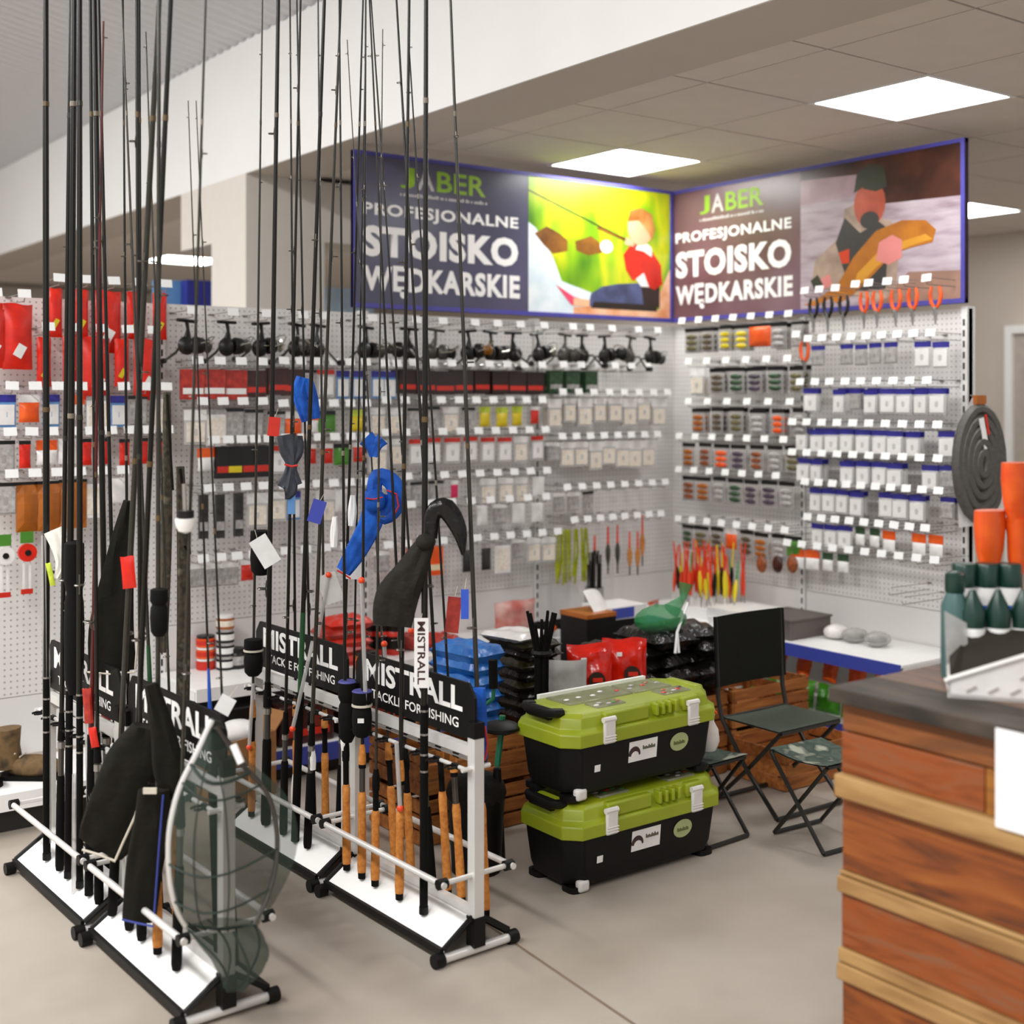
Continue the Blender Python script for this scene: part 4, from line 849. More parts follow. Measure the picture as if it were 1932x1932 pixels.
# knotted white plastic and red packet on the left racks
loft(pts(RD(100, 1030, 3.9)-.02, (100, 1000), (112, 1030), (118, 1060), (108, 1090)), W(3.9, 40, 36, 30, 12), px2m(14, 3.9), 'plastic_wrap', mat('milky_plastic', '#e9e6dc', .3), None, .25, 31); tag(bpy.data.objects['plastic_wrap'], 'knotted milky plastic wrap at the top of the left racks', 'plastic wrap')
for i, (x0, y0, x1, y1, wd, al) in enumerate(((85, 1010, 90, 1590, 17, 0), (142, 1460, 140, 1720, 12, 0), (165, 1330, 172, 1560, 14, 1), (190, 1360, 196, 1560, 12, 1))):
    o = loft(pts(RD((x0+x1)/2, (y0+y1)/2, 4.), (x0, y0), ((x0+x1)/2, (y0+y1)/2), (x1, y1)), W(3.7, wd, wd, wd), px2m(12, 3.7), 'plastic_sleeve', mat('clear_film_%d' % al, '#c9c6c2', .2, alpha=.5), None, .2, 33+i)
    tag(o, 'clear plastic sleeve over a rod %s' % ['at the end of the rack facing the red bags', 'just above the white base plate of that rack', 'printed red at its foot', 'next to the red-printed sleeve'][i], 'plastic sleeve')
for i, (x, y, w_, h_, c) in enumerate(((245, 1080, 26, 60, GLR), (200, 1330, 20, 60, GLR), (168, 1330, 18, 70, DRED), (180, 1390, 16, 40, GLR), (100, 1080, 12, 50, LIM))):
    b = pillow(px2m(w_, 3.7), px2m(h_, 3.7), .012, seed=60+i, nu=7, nv=8); o = b.build('tied_packet', c, None, True, loc=atD(x, y+h_/2, RD(x, y, 3.8)-.018))
    o.rotation_euler = (0, R.uniform(-.25, .25), VA-PI/2); tag(o, ['bright red packet tied high on the left rods', 'upright red packet above the plastic sleeves', 'maroon packet next to the upright red packet', 'small red packet over the plastic sleeves', 'yellow-green packet below the milky plastic wrap'][i], 'packet')
for i, (x0, y0, x1, y1, sz) in enumerate(((632, 975, 630, 1032, 16), (666, 935, 664, 992, 18), (557, 1460, 557, 1520, 18), (588, 1408, 590, 1452, 15), (650, 1380, 650, 1415, 15))):
    dq = RD(x0, (y0+y1)/2, 4.2)
    o = loft(pts(dq, (x0, y0), ((x0+x1)/2, (y0+y1)/2), (x1, y1)), W(4.2, sz*.6, sz, sz*.8), px2m(sz*.8, 4.2), 'foam_wrap', W_, None, .12, 50+i)
    tag(o, ['white foam wrap on the rod left of the blue bag', 'white foam wrap tied with red string by the blue bag', 'wide white tissue wrap on a black handle of the middle rack', 'white paper band round a black handle of the middle rack', 'white paper cuff above the first cork handle'][i], 'wrap')
# neoprene reel covers
m_neo = mat('neoprene', '#0d0c0a', .85, var=.3, scale=30, spec=.2); m_purple = mat('violet_rim', '#4a4a92', .6)
for i, (x, y0, y1, wd, dep, rim) in enumerate(((655, 1285, 1400, 34, 3.9, 1), (683, 1303, 1390, 38, 3.78, 1), (765, 1290, 1385, 40, 3.62, 1), (478, 1205, 1275, 36, 4.5, 0), (492, 1000, 1085, 40, 4.4, 0), (300, 1110, 1200, 34, 3.6, 0), (140, 1020, 1310, 38, 4.0, 0))):
    dep = RD(x, (y0+y1)/2, dep)
    a, b = atD(x, y1, dep), atD(x+2, y0, dep); h = (b-a).length; r = px2m(wd, dep)/2
    t = tag(empty('reel_cover', a), ['black neoprene reel cover with violet rim above the first cork handle', 'black neoprene reel cover with violet rim and white sticker', 'black neoprene reel cover with an orange cord', 'short black reel cover on the rod behind the middle rack', 'black cloth reel cover under the tilted white card', 'black reel cover on the rod bag side of the left rods', 'long black rod cover among the poles of the left rack'][i], 'reel cover')
    MB().lathe([(r*.55, 0), (r*.9, h*.1), (r, h*.4), (r*.92, h*.6), (r*.75, h*.66), (r, h*.74), (r*.95, h*.98), (r*.6, h)], (0, 0, 0), 14).build('sleeve', m_neo, t, True)
    if rim: MB().lathe([(r*.9, h*.97), (r*1.03, h*.985), (r*.9, h*1.01)], (0, 0, 0), 14).build('rim', m_purple, t, True)
    if i == 1: MB().box((0, 0, 0), (.02, .003, .014), (0, 0, VA-PI/2)).build('sticker', W_, t, loc=-VV*r*1.02+Vector((0, 0, h*.4)))
    if i == 2: MB().tube([VR*r*1.1*math.cos(q)+VV*r*1.1*math.sin(q)+Vector((0, 0, h*.4)) for q in [k*PI/6 for k in range(12)]], .003, 5, closed=True).build('cord', ORG, t)
    MB().lathe([(r*1.03, h*.665), (r*1.05, h*.69), (r*1.03, h*.715)], (0, 0, 0), 14).build('tie', m_trim, t, True) if i in (1, 3) else None
# blue holdall hung on the near post
D = RD(904, 1360, 3.75)-.015
t = tag(empty('rod_bag', atD(903, 1440, D)), 'tall blue cloth bag with red edge hung by the near rack post', 'rod bag')
loft(pts(D, (903, 1298), (904, 1360), (908, 1438)), W(D, 26, 30, 24), px2m(16, D), 'sleeve', m_bluc, t, .08, 41); MB().tube([p-t.location for p in pts(D-.02, (915, 1370), (920, 1405), (914, 1438))], .003, 6).build('piping', m_redt, t)
# clear disgorger tubes with orange balls
m_ball = mat('orange_ball', '#f0481a', .4); m_clr = mat('clear_tube', '#c8c5c2', .15, alpha=.55)
for i, (x0, y0, x1, y1, dep) in enumerate(((682, 1095, 690, 1330, 3.9), (552, 1375, 590, 1210, 4.1), (620, 1085, 600, 1200, 4.25), (776, 1190, 790, 1010, 3.6), (470, 1410, 478, 1290, 4.5), (725, 1215, 730, 1330, 3.85), (755, 1525, 748, 1400, 3.5))):
    dep = RD((x0+x1)/2, (y0+y1)/2, dep)-.018
    p0, p1 = atD(x0, y0, dep), atD(x1, y1, dep); t = tag(empty('disgorger', p0), 'clear disgorger tube with an orange ball end tied to a rod', 'disgorger', 'clear tubes with orange balls')
    MB().ell((0, 0, 0), (.011, .011, .011), 10, 7).build('ball', m_ball, t, True); MB().tube([(0, 0, 0), p1-p0], .007, 8).build('tube', m_clr, t, True)

# ================================================================== LANDING NET
D = 3.12
m_net = mat('net_green', '#26382c', .75, alpha=.58, var=.3, scale=50); m_netc = mat('net_cord', '#26332b', .8)
t = tag(empty('landing_net', atD(425, 1880, D)), 'green mesh landing net with curved aluminium hoop before the front rack', 'landing net')
O = t.location
left = [(400, 1358), (372, 1420), (338, 1490), (320, 1570), (320, 1650), (332, 1710), (350, 1745)]
right = [(408, 1372), (455, 1440), (500, 1490), (520, 1550), (522, 1620), (505, 1690), (480, 1745)]
hoop = lambda s, d: [atD(x, y, D+d*math.sin(PI*i/(len(s)-1)))-O for i, (x, y) in enumerate(s)]
def smooth(P, sub=4):
    out = []
    for i in range(len(P)-1):
        p0, p1, p2, p3 = P[max(i-1, 0)], P[i], P[i+1], P[min(i+2, len(P)-1)]
        for k in range(sub):
            f = k/sub; out.append(.5*((2*p1)+(p2-p0)*f+(2*p0-5*p1+4*p2-p3)*f*f+(3*p1-p0-3*p2+p3)*f**3))
    return out+[P[-1]]
LH, RH = smooth(hoop(left, -.05)), smooth(hoop(right, .08))
MB().tube(LH, .0075, 8).build('hoop_arm', m_alu, t, True); MB().tube(RH, .0065, 8).build('hoop_arm', m_seat, t, True)
MB().tube([atD(440, 1405, D-.02)-O, atD(455, 1440, D-.03)-O], .009, 8).build('hinge_sleeve', m_plate, t, True)
MB().tube([LH[-1], (LH[-1]+RH[-1])/2+Vector((0, 0, -.01)), RH[-1]], .004, 8).build('spreader_cord', m_netc, t, True)
bot = atD(440, 1868, D)-O
def netf(u, v):
    i = v*(len(LH)-1); k = min(int(i), len(LH)-2); a = LH[k].lerp(LH[k+1], i-k); b = RH[k].lerp(RH[k+1], i-k)
    p = a.lerp(b, u); bag = math.sin(PI*u)
    return p - VV*(.1*bag*math.sin(PI*v)**.7) + Vector((0, 0, -.015*bag))
def netb(u, v):
    a = 2*PI*u; top = (LH[-1]+RH[-1])/2; rr = .075*(1-.75*v**2.2)
    sw = VR*(.03*math.sin(PI*v)+.012*math.sin(3*a+4*v))
    q = top.lerp(bot, v)+sw + VR*(rr*math.cos(a))+VV*(.6*rr*math.sin(a)); return q
def nets(u, v):     # free bag at the right of the hoop
    i = v*(len(RH)-1); k = min(int(i), len(RH)-2); b = RH[k].lerp(RH[k+1], i-k)
    return b + VR*(.05*math.sin(PI*v)**1.5*u) + VV*(.02*u) + Vector((0, 0, -.02*u*v)) if True else b
for nm, fn, nu, nv in (('net_front', netf, 14, 26), ('net_bag', netb, 18, 14), ('net_side', nets, 6, 26)): MB().grid(fn, nu, nv).build(nm, m_net, t, True)
for u in (.0, .3, .62, 1.):
    MB().tube([netf(u, .15+.85*k/14)-VV*.003 for k in range(15)], .0022, 5).build('net_cord', m_netc, t)
for k in range(4):
    a = k/4+.1
    MB().tube([netb(a, q/8) for q in range(9)], .003, 5).build('net_cord', m_netc, t)
for s in (.22, .3, .62, .8):
    MB().tube([netf(q/8, s)-VV*.004 for q in range(9)], .005 if s < .25 else .003, 5).build('net_band', m_netc, t)
_p = RK[2]+Vector((0, 0, .70))
MB().tube([LH[0], LH[0].lerp(_p-O, .5)+Vector((0, 0, .03)), _p-O], .005, 6).build('hanging_cord', m_netc, t, True)
MB().box((0, 0, 0), (.05, .04, .05)).build('yoke', m_cap, t, loc=atD(402, 1392, D+.02)-O)
# ================================================================== TOOLBOXES
m_lid = mat('lid_green', '#9aa61c', .4, c2='#87961a', scale=4); m_tb = mat('toolbox_black', '#0a0908', .5, var=.15, spec=.25); m_latch = mat('latch_grey', '#dedad6', .4); m_smoke = mat('smoke_clear', '#a8a59a', .12, alpha=.5, c2='#7d7a70', scale=30); m_badge = mat('badge_green', '#a9b27c', .45)
def bev(b, name, m, parent, width=.006, seg=2):
    o = b.build(name, m, parent, True); md = o.modifiers.new('bevel', 'BEVEL'); md.width = width; md.segments = seg; md.limit_method = 'ANGLE'; return o
def toolbox(x, y, z, rz, label):
    # long side along local x, front towards -y
    t = tag(empty('toolbox', (x, y, z), rz), label, 'toolbox', 'stacked fishing toolboxes'); L, Dp = .70, .30
    for sx in (-1, 1):
        for sy in (-1, 1): MB().rbox((sx*(L/2-.06), sy*(Dp/2-.06), .01), (.07, .07, .02), .02).build('foot', m_tb, t, True)
    ch = .05
    def ring(e, z): return [(-L/2-e+ch, -Dp/2-e, z), (L/2+e-ch, -Dp/2-e, z), (L/2+e, -Dp/2-e+ch, z), (L/2+e, Dp/2+e-ch, z), (L/2+e-ch, Dp/2+e, z), (-L/2-e+ch, Dp/2+e, z), (-L/2-e, Dp/2+e-ch, z), (-L/2-e, -Dp/2-e+ch, z)]
    bb = MB(); q2 = ring(-.026, .02)+ring(-.014, .06)+ring(-.002, .183)
    bb.add(q2, [tuple(range(7, -1, -1)), tuple(range(16, 24))]+[(k*8+j, k*8+(j+1) % 8, (k+1)*8+(j+1) % 8, (k+1)*8+j) for k in range(2) for j in range(8)]); bev(bb, 'body', m_tb, t, .008, 2)
    lb = MB(); rs = [ring(.01, .182), ring(.01, .225), ring(-.006, .238), ring(-.012, .272), ring(-.024, .286)]; v = [p for r in rs for p in r]
    lb.add(v, [tuple(range(7, -1, -1)), tuple(range(32, 40))]+[(k*8+j, k*8+(j+1) % 8, (k+1)*8+(j+1) % 8, (k+1)*8+j) for k in range(4) for j in range(8)])
    ld = bev(lb, 'lid', m_lid, t, .004, 2)
    for q in range(4): bev(MB().box((.03+q*.03, -Dp/2+.004, .262), (.014, .04, .042)), 'rib', m_lid, ld, .005)
    for x0, x1 in ((-.2, .0), (.16, .24)): bev(MB().box(((x0+x1)/2, -Dp/2+.012, .258), (x1-x0, .034, .05)), 'raised_panel', m_lid, ld, .008)
    for sx in (-1, 1):
        bev(MB().box((sx*(L/2-.035), 0, .264), (.05, .16, .056)), 'end_block', m_lid, ld, .012)
    for x0, x1, y0, y1 in ((-.24, .05, -.02, .11), (.06, .24, -.02, .11), (-.19, -.06, -.105, -.035), (.12, .25, -.105, -.035)):
        c = bev(MB().box(((x0+x1)/2, (y0+y1)/2, .286), (x1-x0, y1-y0, .012)), 'clear_organiser', m_smoke, ld, .004)
        for q in range(5): MB().ell((x0+(x1-x0)*(q+.5)/5, (y0+y1)/2+R.uniform(-.02, .02), .292), (.012, .008, .003), 8, 5).build('small_tackle', R.choice([RED, GRN, W_, AMB, BLK, GRY]), c, True)
    MB().bbox((-.25, Dp/2-.02, .28), (.25, Dp/2-.005, .296)).build('hinge_strip', m_plate, ld)
    hd = MB().tube([(-L/2+.03, -.075, .285), (-L/2-.004, -.075, .29), (-L/2-.012, -.06, .288), (-L/2-.012, .06, .288), (-L/2-.004, .075, .29), (-L/2+.03, .075, .285)], .016, 8).build('handle', m_cap, t, True)
    MB().tube([(-L/2+.0, -.05, .28), (-L/2+.0, .05, .28)], .02, 10, flat=1.2).build('grip', m_cap, hd, True)
    for lx in (-.19, .2):
        l = bev(MB().box((lx, -Dp/2-.013, .225), (.05, .014, .085)), 'latch', m_latch, t, .006)
        for q in range(3): MB().tube([(lx-.025, -Dp/2-.02, .19+q*.009), (lx+.025, -Dp/2-.02, .19+q*.009)], .002, 6).build('latch_rib', m_latch, l, True)
        MB().tube([(lx-.026, -Dp/2-.012, .262), (lx+.026, -Dp/2-.012, .262)], .01, 8).build('latch_hook', m_latch, l, True)
    # stickers on the sloping front
    def fy(z): return -Dp/2+.014-(z-.06)/.123*.012-.0012
    def flatp(x0, x1, z0, z1, nm, m, par, e=0.): return MB().add([(x0, fy(z0)-e, z0), (x1, fy(z0)-e, z0), (x1, fy(z1)-e, z1), (x0, fy(z1)-e, z1), (x0, fy(z0)-e+.0009, z0), (x1, fy(z0)-e+.0009, z0), (x1, fy(z1)-e+.0009, z1), (x0, fy(z1)-e+.0009, z1)], [(0, 1, 2, 3), (7, 6, 5, 4), (0, 4, 5, 1), (1, 5, 6, 2), (2, 6, 7, 3), (3, 7, 4, 0)]).build(nm, m, par)
    st = flatp(-.085, .045, .095, .165, 'label_sticker', W_, t)
    arc = MB(); A = [(-.06+.028*math.cos(q), .118+.03*math.sin(q)) for q in [PI*k/10 for k in range(11)]]; B_ = [(-.057+.018*math.cos(q), .115+.016*math.sin(q)) for q in [PI*(10-k)/10 for k in range(11)]]
    P2 = A+B_; arc.add([(a, fy(z)-.0009, z) for a, z in P2], [(k, k+1, 20-k, 21-k) for k in range(10)]); arc.build('fish_mark', c_('maroon', '#3a1f22'), st)
    sm = MB()
    for q in range(9): hh = (.013, .008, .01, .007, .013, .009, .014, .008, .01)[q]; sm.box((-.02+q*.0065, fy(.14)-.0006, .132+hh/2), (.0048, .0012, hh))
    sm.build('smudged_print', mat('ink_dark', '#5a5a44', .6), st)
    eb = MB(); n = 20; v = [(.15+.044*math.cos(2*PI*k/n), fy(.13+.032*math.sin(2*PI*k/n))-.0012, .13+.032*math.sin(2*PI*k/n)) for k in range(n)]; eb.add(v, [tuple(range(n))])
    eo = eb.build('oval_badge', m_badge, t); sm = MB()
    for q in range(8): hh = (.013, .009, .011, .008, .013, .009, .012, .009)[q]; sm.box((.126+q*.0068, fy(.13)-.0016, .122+hh/2), (.005, .0012, hh))
    sm.build('smudged_print', mat('ink_green', '#5f6a3a', .6), eo)
    flatp(-.235, -.21, .09, .113, 'price_sticker', W_, t); bev(MB().box((-L/2+.07, -Dp/2+.03, .022), (.045, .03, .04)), 'corner_foot', m_latch, t, .01)
    return t
toolbox(-2.215, -2.05, 0, 0.0, 'lower green-lidded black toolbox standing on the floor'); toolbox(-2.222, -2.04, .298, 0.015, 'upper green-lidded black toolbox stacked on the other')
# ================================================================== FURNITURE AND STOCK ON THE FLOOR
m_pine = ramp_mat('crate_pine', [(.3, '#7a4216'), (.55, '#a05f26'), (.8, '#b87c3e')], 5, rough=.7, detail=5, stretch=(1, 9, 9), bump=.1)
def crate(x, y, z, rz, label, L=.5, Wd=.38, H=.175):
    t = tag(empty('wooden_crate', (x, y, z), rz), label, 'crate', 'slatted wooden crates')
    MB().box((0, 0, .008), (L-.02, Wd-.02, .012)).build('bottom_board', m_pine, t)
    for sx in (-1, 1):
        for sy in (-1, 1): MB().box((sx*(L/2-.022), sy*(Wd/2-.022), H/2), (.026, .026, H)).build('corner_post', m_pine, t)
        for k in range(3): MB().box((sx*(L/2-.005), 0, .028+k*.057), (.009, Wd-.004, .046)).build('slat', m_pine, t)
        for k in range(3): MB().box((0, sx*(Wd/2-.004), .028+k*.057), (L-.022, .008, .046)).build('slat', m_pine, t)
    return t
for k, x in enumerate((-2.45, -1.92, -1.39, -.86)):
    w_ = ['the blue bags', 'the red pouches', 'the black bags', 'the loose tackle bags'][k]
    crate(x, -1.33, 0, R.uniform(-.02, .02), 'bottom slatted crate of the stack under %s' % w_); crate(x, -1.33, .18, R.uniform(-.02, .02), 'top slatted crate of the stack under %s' % w_)
crate(-.93, -1.71, 0, .0, 'single slatted crate on the floor behind the folding chair', .46, .3, .175)
PT = .36
m_bagb = mat('bag_blue', '#1c5fb0', .28, c2='#2f78c4', scale=18, bump=.7); m_bagk = mat('bag_black', '#0b0a08', .2, c2='#1a1814', scale=34, bump=.9); m_bagc = ramp_mat('bag_camo', [(.3, '#0e0c07'), (.5, '#2c2714'), (.7, '#14120a'), (.8, '#4a4424')], 22, rough=.25, bump=.5)
m_bagr = mat('bag_red', '#d6200d', .2, c2='#b81708', scale=14, bump=.7); m_silver = mat('bag_silver', '#9a9894', .3, c2='#c9c7c4', scale=12, alpha=.85); m_bagw = mat('bag_white_film', '#e8e6e4', .2, c2='#cfcac6', scale=18)
def flatbag(x, y, z, wd, dp, th, m, label, group, rz=0., seed=0, cat='bag', name='stacked_bag', printed=None):
    th2 = th*1.18; b = pillow(wd, dp, th2, seed, 13, 13, .3, seam=.02, pw=.27); b.v = [(x_, z_-dp/2, -y_+th*.5) for x_, y_, z_ in b.v]
    o = tag(b.build(name, m, None, True, loc=(x, y, z), rz=rz), label, cat, group); return o
for k in range(6): flatbag(-2.40+R.uniform(-.01, .01), -1.36+R.uniform(-.01, .01), PT+k*.052, .17, .26, .058, m_bagb, 'blue plastic bag in the stack on the crates', 'stack of blue bags', R.uniform(-.08, .08)+.1, 100+k)
for k in range(8): flatbag(-2.12+R.uniform(-.012, .012), -1.34+R.uniform(-.01, .01), PT+k*.039, .19, .3, .048, m_bagc if k % 2 else m_bagk, 'dark camouflage bag in the stack beside the blue bags', 'stack of camouflage bags', R.uniform(-.1, .1), 120+k)
flatbag(-2.16, -1.36, PT+8*.039, .2, .22, .03, m_bagw, 'clear plastic bag lying on top of the camouflage stack', None, .2, 140)
n = 0
for lay in range(5):
    for c in range(3):
        if lay == 4 and c == 0: continue
        flatbag(-1.6+c*.19+R.uniform(-.02, .02), -1.36+R.uniform(-.03, .03), PT+lay*.052, .24, .3, .064, m_bagk, 'glossy black bag in the pile beside the red pouches', 'pile of glossy black bags', R.uniform(-.35, .35), 150+n); n += 1
for k in range(6): flatbag(-.98+R.uniform(-.14, .14), -1.36+R.uniform(-.08, .08), PT+(k // 3)*.035, .14, .2, .04, R.choice([m_bagk, m_silver, m_bagk]), 'small dark tackle bag on the crate behind the folding chair', 'small tackle bags behind the chair', R.uniform(-.6, .6), 170+k)
flatbag(-.82, -1.43, PT+.075, .16, .1, .035, m_bagr, 'red packet lying on the tackle bags behind the chair', None, .3, 181); flatbag(-.98, -1.46, PT+.075, .1, .1, .03, W_, 'pale packet lying on the tackle bags behind the chair', None, -.3, 182)
# red pouches
for k, (x, y, s) in enumerate(((-1.92, -1.53, 11), (-1.735, -1.53, 13))):
    t = tag(pillow(.185, .285, .07, s, 16, 18, .28).build('red_pouch', m_bagr, None, True, loc=(x, y, PT)), ['glossy red stand-up pouch beside the silver film bag', 'glossy red stand-up pouch beside the black bags'][k], 'pouch', 'red stand-up pouches'); t.rotation_euler = (-.1, 0, -.5)
    MB().tube([(.02, -.030, .145), (.02, -.046, .145)], .033, 18).build('round_print', c_('print_dark', '#2b1a16'), t); MB().box((.022, -.048, .147), (.04, .004, .016)).build('print_band', RED, t); MB().box((-.03, -.036, .225), (.022, .004, .016)).build('price_sticker', W_, t)
t = tag(pillow(.16, .24, .03, 21, 12, 14, .2).build('film_bag', m_silver, None, True, loc=(-2.05, -1.55, PT)), 'silver film bag leaning beside the red pouches', 'bag'); t.rotation_euler = (-.08, 0, -.4)
# bank stick bundle
t = tag(empty('bank_stick_bundle', (-2.22, -1.60, 0)), 'bundle of black forked bank sticks standing before the camouflage bags', 'bank sticks')
bp = []
for k in range(7):
    a = 2*PI*k/7; q0 = Vector((.014*math.cos(a), .014*math.sin(a), 0)); q1 = Vector((.02*math.cos(a), .02*math.sin(a), .66)); q2 = Vector((.055*math.cos(a), .055*math.sin(a), .80+R.uniform(-.03, .03)))
    MB().tube([q0, q1, q2], [.009, .009, .006], 7).build('bank_stick', m_eva, t, True)
for z in (.3, .66): MB().tube([(.03*math.cos(q*PI/8), .03*math.sin(q*PI/8), z) for q in range(16)], .004 if z < .5 else .012, 6, closed=True).build('tie', m_trim if z < .5 else m_cap, t)
# green net bag with white handle
t = tag(empty('net_bag', (-1.44, -1.42, PT+.26)), 'green mesh bag with white handles lying on the black bags', 'bag')
m_gnet = mat('green_mesh', '#1f8a4a', .6, alpha=.6)
MB().ell((0, 0, .06), (.13, .09, .06), 14, 8).build('mesh_sack', m_gnet, t, True); MB().tube([(.06, 0, .09), (.12, -.01, .14), (.14, -.01, .2)], [.04, .015, .03], 8).build('knotted_neck', m_gnet, t, True)
for s in (0, 1): MB().tube([(.13, -.03, .12), (.0, -.1, .02), (-.04+s*.02, -.13, -.06)], .006, 8).build('white_handle', W_, t, True)
# ---- folding chair
m_can = mat('canvas_dark_green', '#15160f', .9, spec=.2, var=.2, scale=60, bump=.1); m_can2 = mat('canvas_seat_green', '#3a4236', .85, var=.15, scale=60, bump=.1); m_ft = mat('chair_tube', '#1b1914', .4)
t = tag(empty('folding_chair', (-1.275, -1.93, 0), 0), 'folding chair with dark green canvas back and seat', 'folding chair')
w2 = .19
for s in (-1, 1):
    MB().tube([(s*w2, -.16, .012), (s*w2, .0, .17), (s*w2, .13, .34), (s*w2, .15, .42), (s*w2, .165, .74)], .009, 8).build('back_leg', m_ft, t, True)
    MB().tube([(s*(w2-.02), .17, .012), (s*(w2-.02), .0, .17), (s*(w2-.02), -.16, .335)], .009, 8).build('front_leg', m_ft, t, True)
for y, z, d in ((-.16, .012, 0), (.17, .012, .02), (-.16, .335, .02), (.13, .34, 0)): MB().tube([(-w2+d, y, z), (w2-d, y, z)], .009, 8).build('cross_tube', m_ft, t, True)
MB().grid(lambda u, v: ((u-.5)*.37, -.165+v*.3, .345-.022*math.sin(PI*u)*math.sin(PI*v)), 10, 10).grid(lambda u, v: ((.5-u)*.37, -.165+v*.3, .339-.022*math.sin(PI*u)*math.sin(PI*v)), 10, 10).build('seat', m_can2, t, True)
MB().grid(lambda u, v: ((u-.5)*.41, .143+.012*v+.016*math.sin(PI*u), .46+v*.28), 12, 8).grid(lambda u, v: ((.5-u)*.41, .15+.012*v+.016*math.sin(PI*u), .46+v*.28), 12, 8).build('backrest', m_can, t, True)
m_camog = ramp_mat('camo_canvas', [(.3, '#222e25'), (.46, '#46544a'), (.56, '#2b3a32'), (.66, '#9a9c8c')], 11, rough=.85, detail=2)
def stool(x, y, rz, label, w_=.28, dp=.26, h=.31):
    t = tag(empty('folding_stool', (x, y, 0), rz), label, 'folding stool', 'small folding stools')
    for s in (-1, 1):
        e = .0 if s < 0 else .018
        MB().tube([(-w2_(w_)+e, s*dp/2, .01), (-w2_(w_)+e, -s*dp/2, h)], .008, 8).build('leg', m_ft, t, True); MB().tube([(w2_(w_)-e, s*dp/2, .01), (w2_(w_)-e, -s*dp/2, h)], .008, 8).build('leg', m_ft, t, True)
        MB().tube([(-w2_(w_)+e, s*dp/2, .01), (w2_(w_)-e, s*dp/2, .01)], .008, 8).build('foot_bar', m_ft, t, True); MB().tube([(-w2_(w_)+e, -s*dp/2, h), (w2_(w_)-e, -s*dp/2, h)], .008, 8).build('seat_bar', m_ft, t, True)
    MB().grid(lambda u, v: ((u-.5)*w_*.96, (v-.5)*(dp+.02), h+.012-.03*math.sin(PI*v)*math.sin(PI*(.15+.7*u))), 10, 10).grid(lambda u, v: ((.5-u)*w_*.96, (v-.5)*(dp+.02), h+.007-.03*math.sin(PI*v)*math.sin(PI*(.15+.7*u))), 10, 10).build('seat', m_camog, t, True)
    return t
def w2_(w_): return w_/2
stool(-1.46, -2.31, -.06, 'small folding stool with camouflage canvas seat before the chair'); stool(-1.79, -2.02, .05, 'small folding stool with camouflage seat carrying the white duck', .22, .24, .3)
# white duck decoy on the stool
t = tag(empty('duck_decoy', (-1.79, -2.04, .31), 0), 'white duck decoy standing on the small stool', 'decoy')
bd = MB(); prof = [(.004, 0), (.036, .012), (.05, .045), (.046, .085), (.028, .115), (.02, .135), (.024, .155), (.018, .175), (.003, .182)]
bd.lathe(prof, (0, 0, 0), 14); bd.v = [(x*1.0, y*.85+(-.012 if z > .13 else 0), z) for x, y, z in bd.v]; bd.build('body', mat('duck_white', '#eae3dc', .7), t, True)
MB().tube([(0, -.03, .16), (0, -.05, .156)], [.007, .004], 6).build('beak', ORG, t, True); MB().ell((.03, .03, .05), (.012, .03, .025), 8, 6).build('tail', MATS['duck_white'], t, True)
# green spade and dark cap behind the near rack
t = tag(empty('folding_spade', G(-.05, 4.40)), 'green folding spade with black grip standing behind the near rack', 'spade')
q = Vector(t.location)
MB().tube([atD(938, 1445, 4.35)-q, atD(945, 1385, 4.35)-q, atD(948, 1350, 4.35)-q], .011, 10).build('shaft', mat('spade_green', '#12684a', .35), t, True)
MB().tube([atD(915, 1330, 4.35)-q, atD(930, 1318, 4.35)-q, atD(932, 1295, 4.35)-q], .007, 8).build('neck', MATS['spade_green'], t, True); MB().tube([atD(931, 1298, 4.35)-q, atD(930, 1245, 4.35)-q], .016, 10).build('grip', m_eva, t, True)
MB().tube([(0, 0, .0), atD(938, 1450, 4.35)-q], [.03, .014], 10).build('blade_socket', m_cap, t, True); MB().ell(atD(945, 1372, 4.32)-q, (.07, .07, .02), 12, 7).build('round_plate', m_cap, t, True)
t = tag(empty('bait_bucket', (-2.66, -1.80, 0)), 'soft black bucket with domed cover beside the toolboxes', 'bucket')
MB().lathe([(.085, 0), (.095, .2), (.1, .27)], (0, 0, 0), 18).build('bucket', m_cap, t, True); MB().ell((0, 0, .27), (.105, .105, .07), 16, 8).build('cover', m_gryc, t, True)
# ================================================================== GOODS ON THE SHELVES
def jar(p, r, h, m, cap, label, group=None, name='bait_jar', cat='jar', band=None):
    t = tag(empty(name, p), label, cat, group)
    MB().lathe([(r*.94, 0), (r, h*.05), (r, h*.72), (r*.86, h*.8)], (0, 0, 0), 14).build('jar_body', m, t, True); MB().lathe([(r*.92, h*.78), (r*.95, h*.8), (r*.95, h*.98), (r*.85, h)], (0, 0, 0), 14).build('lid', cap, t, True)
    if band: MB().lathe([(r*1.01, h*.2), (r*1.012, h*.22), (r*1.012, h*.6), (r*1.01, h*.62)], (0, 0, 0), 14).build('label_band', band, t, True)
def sp(px, py, z=SA): return onZ(px, py, z)
b0 = sp(388, 1262)
for k in range(3): jar((b0.x, b0.y, SA+k*.05), .042, .05, ORG if k else RED, W_ if k < 2 else BLK, 'orange bait tub of the stack on the shelf below the pillar', 'stack of orange tubs', band=RED)
b0 = sp(425, 1262)
for k in range(4): jar((b0.x, b0.y, SA+k*.06), .04, .06, BLK if k < 3 else AMB, GRY if k < 3 else W_, 'dark bait jar of the tall stack on the shelf below the pillar', 'tall stack of dark jars', band=W_ if k < 3 else TAN)
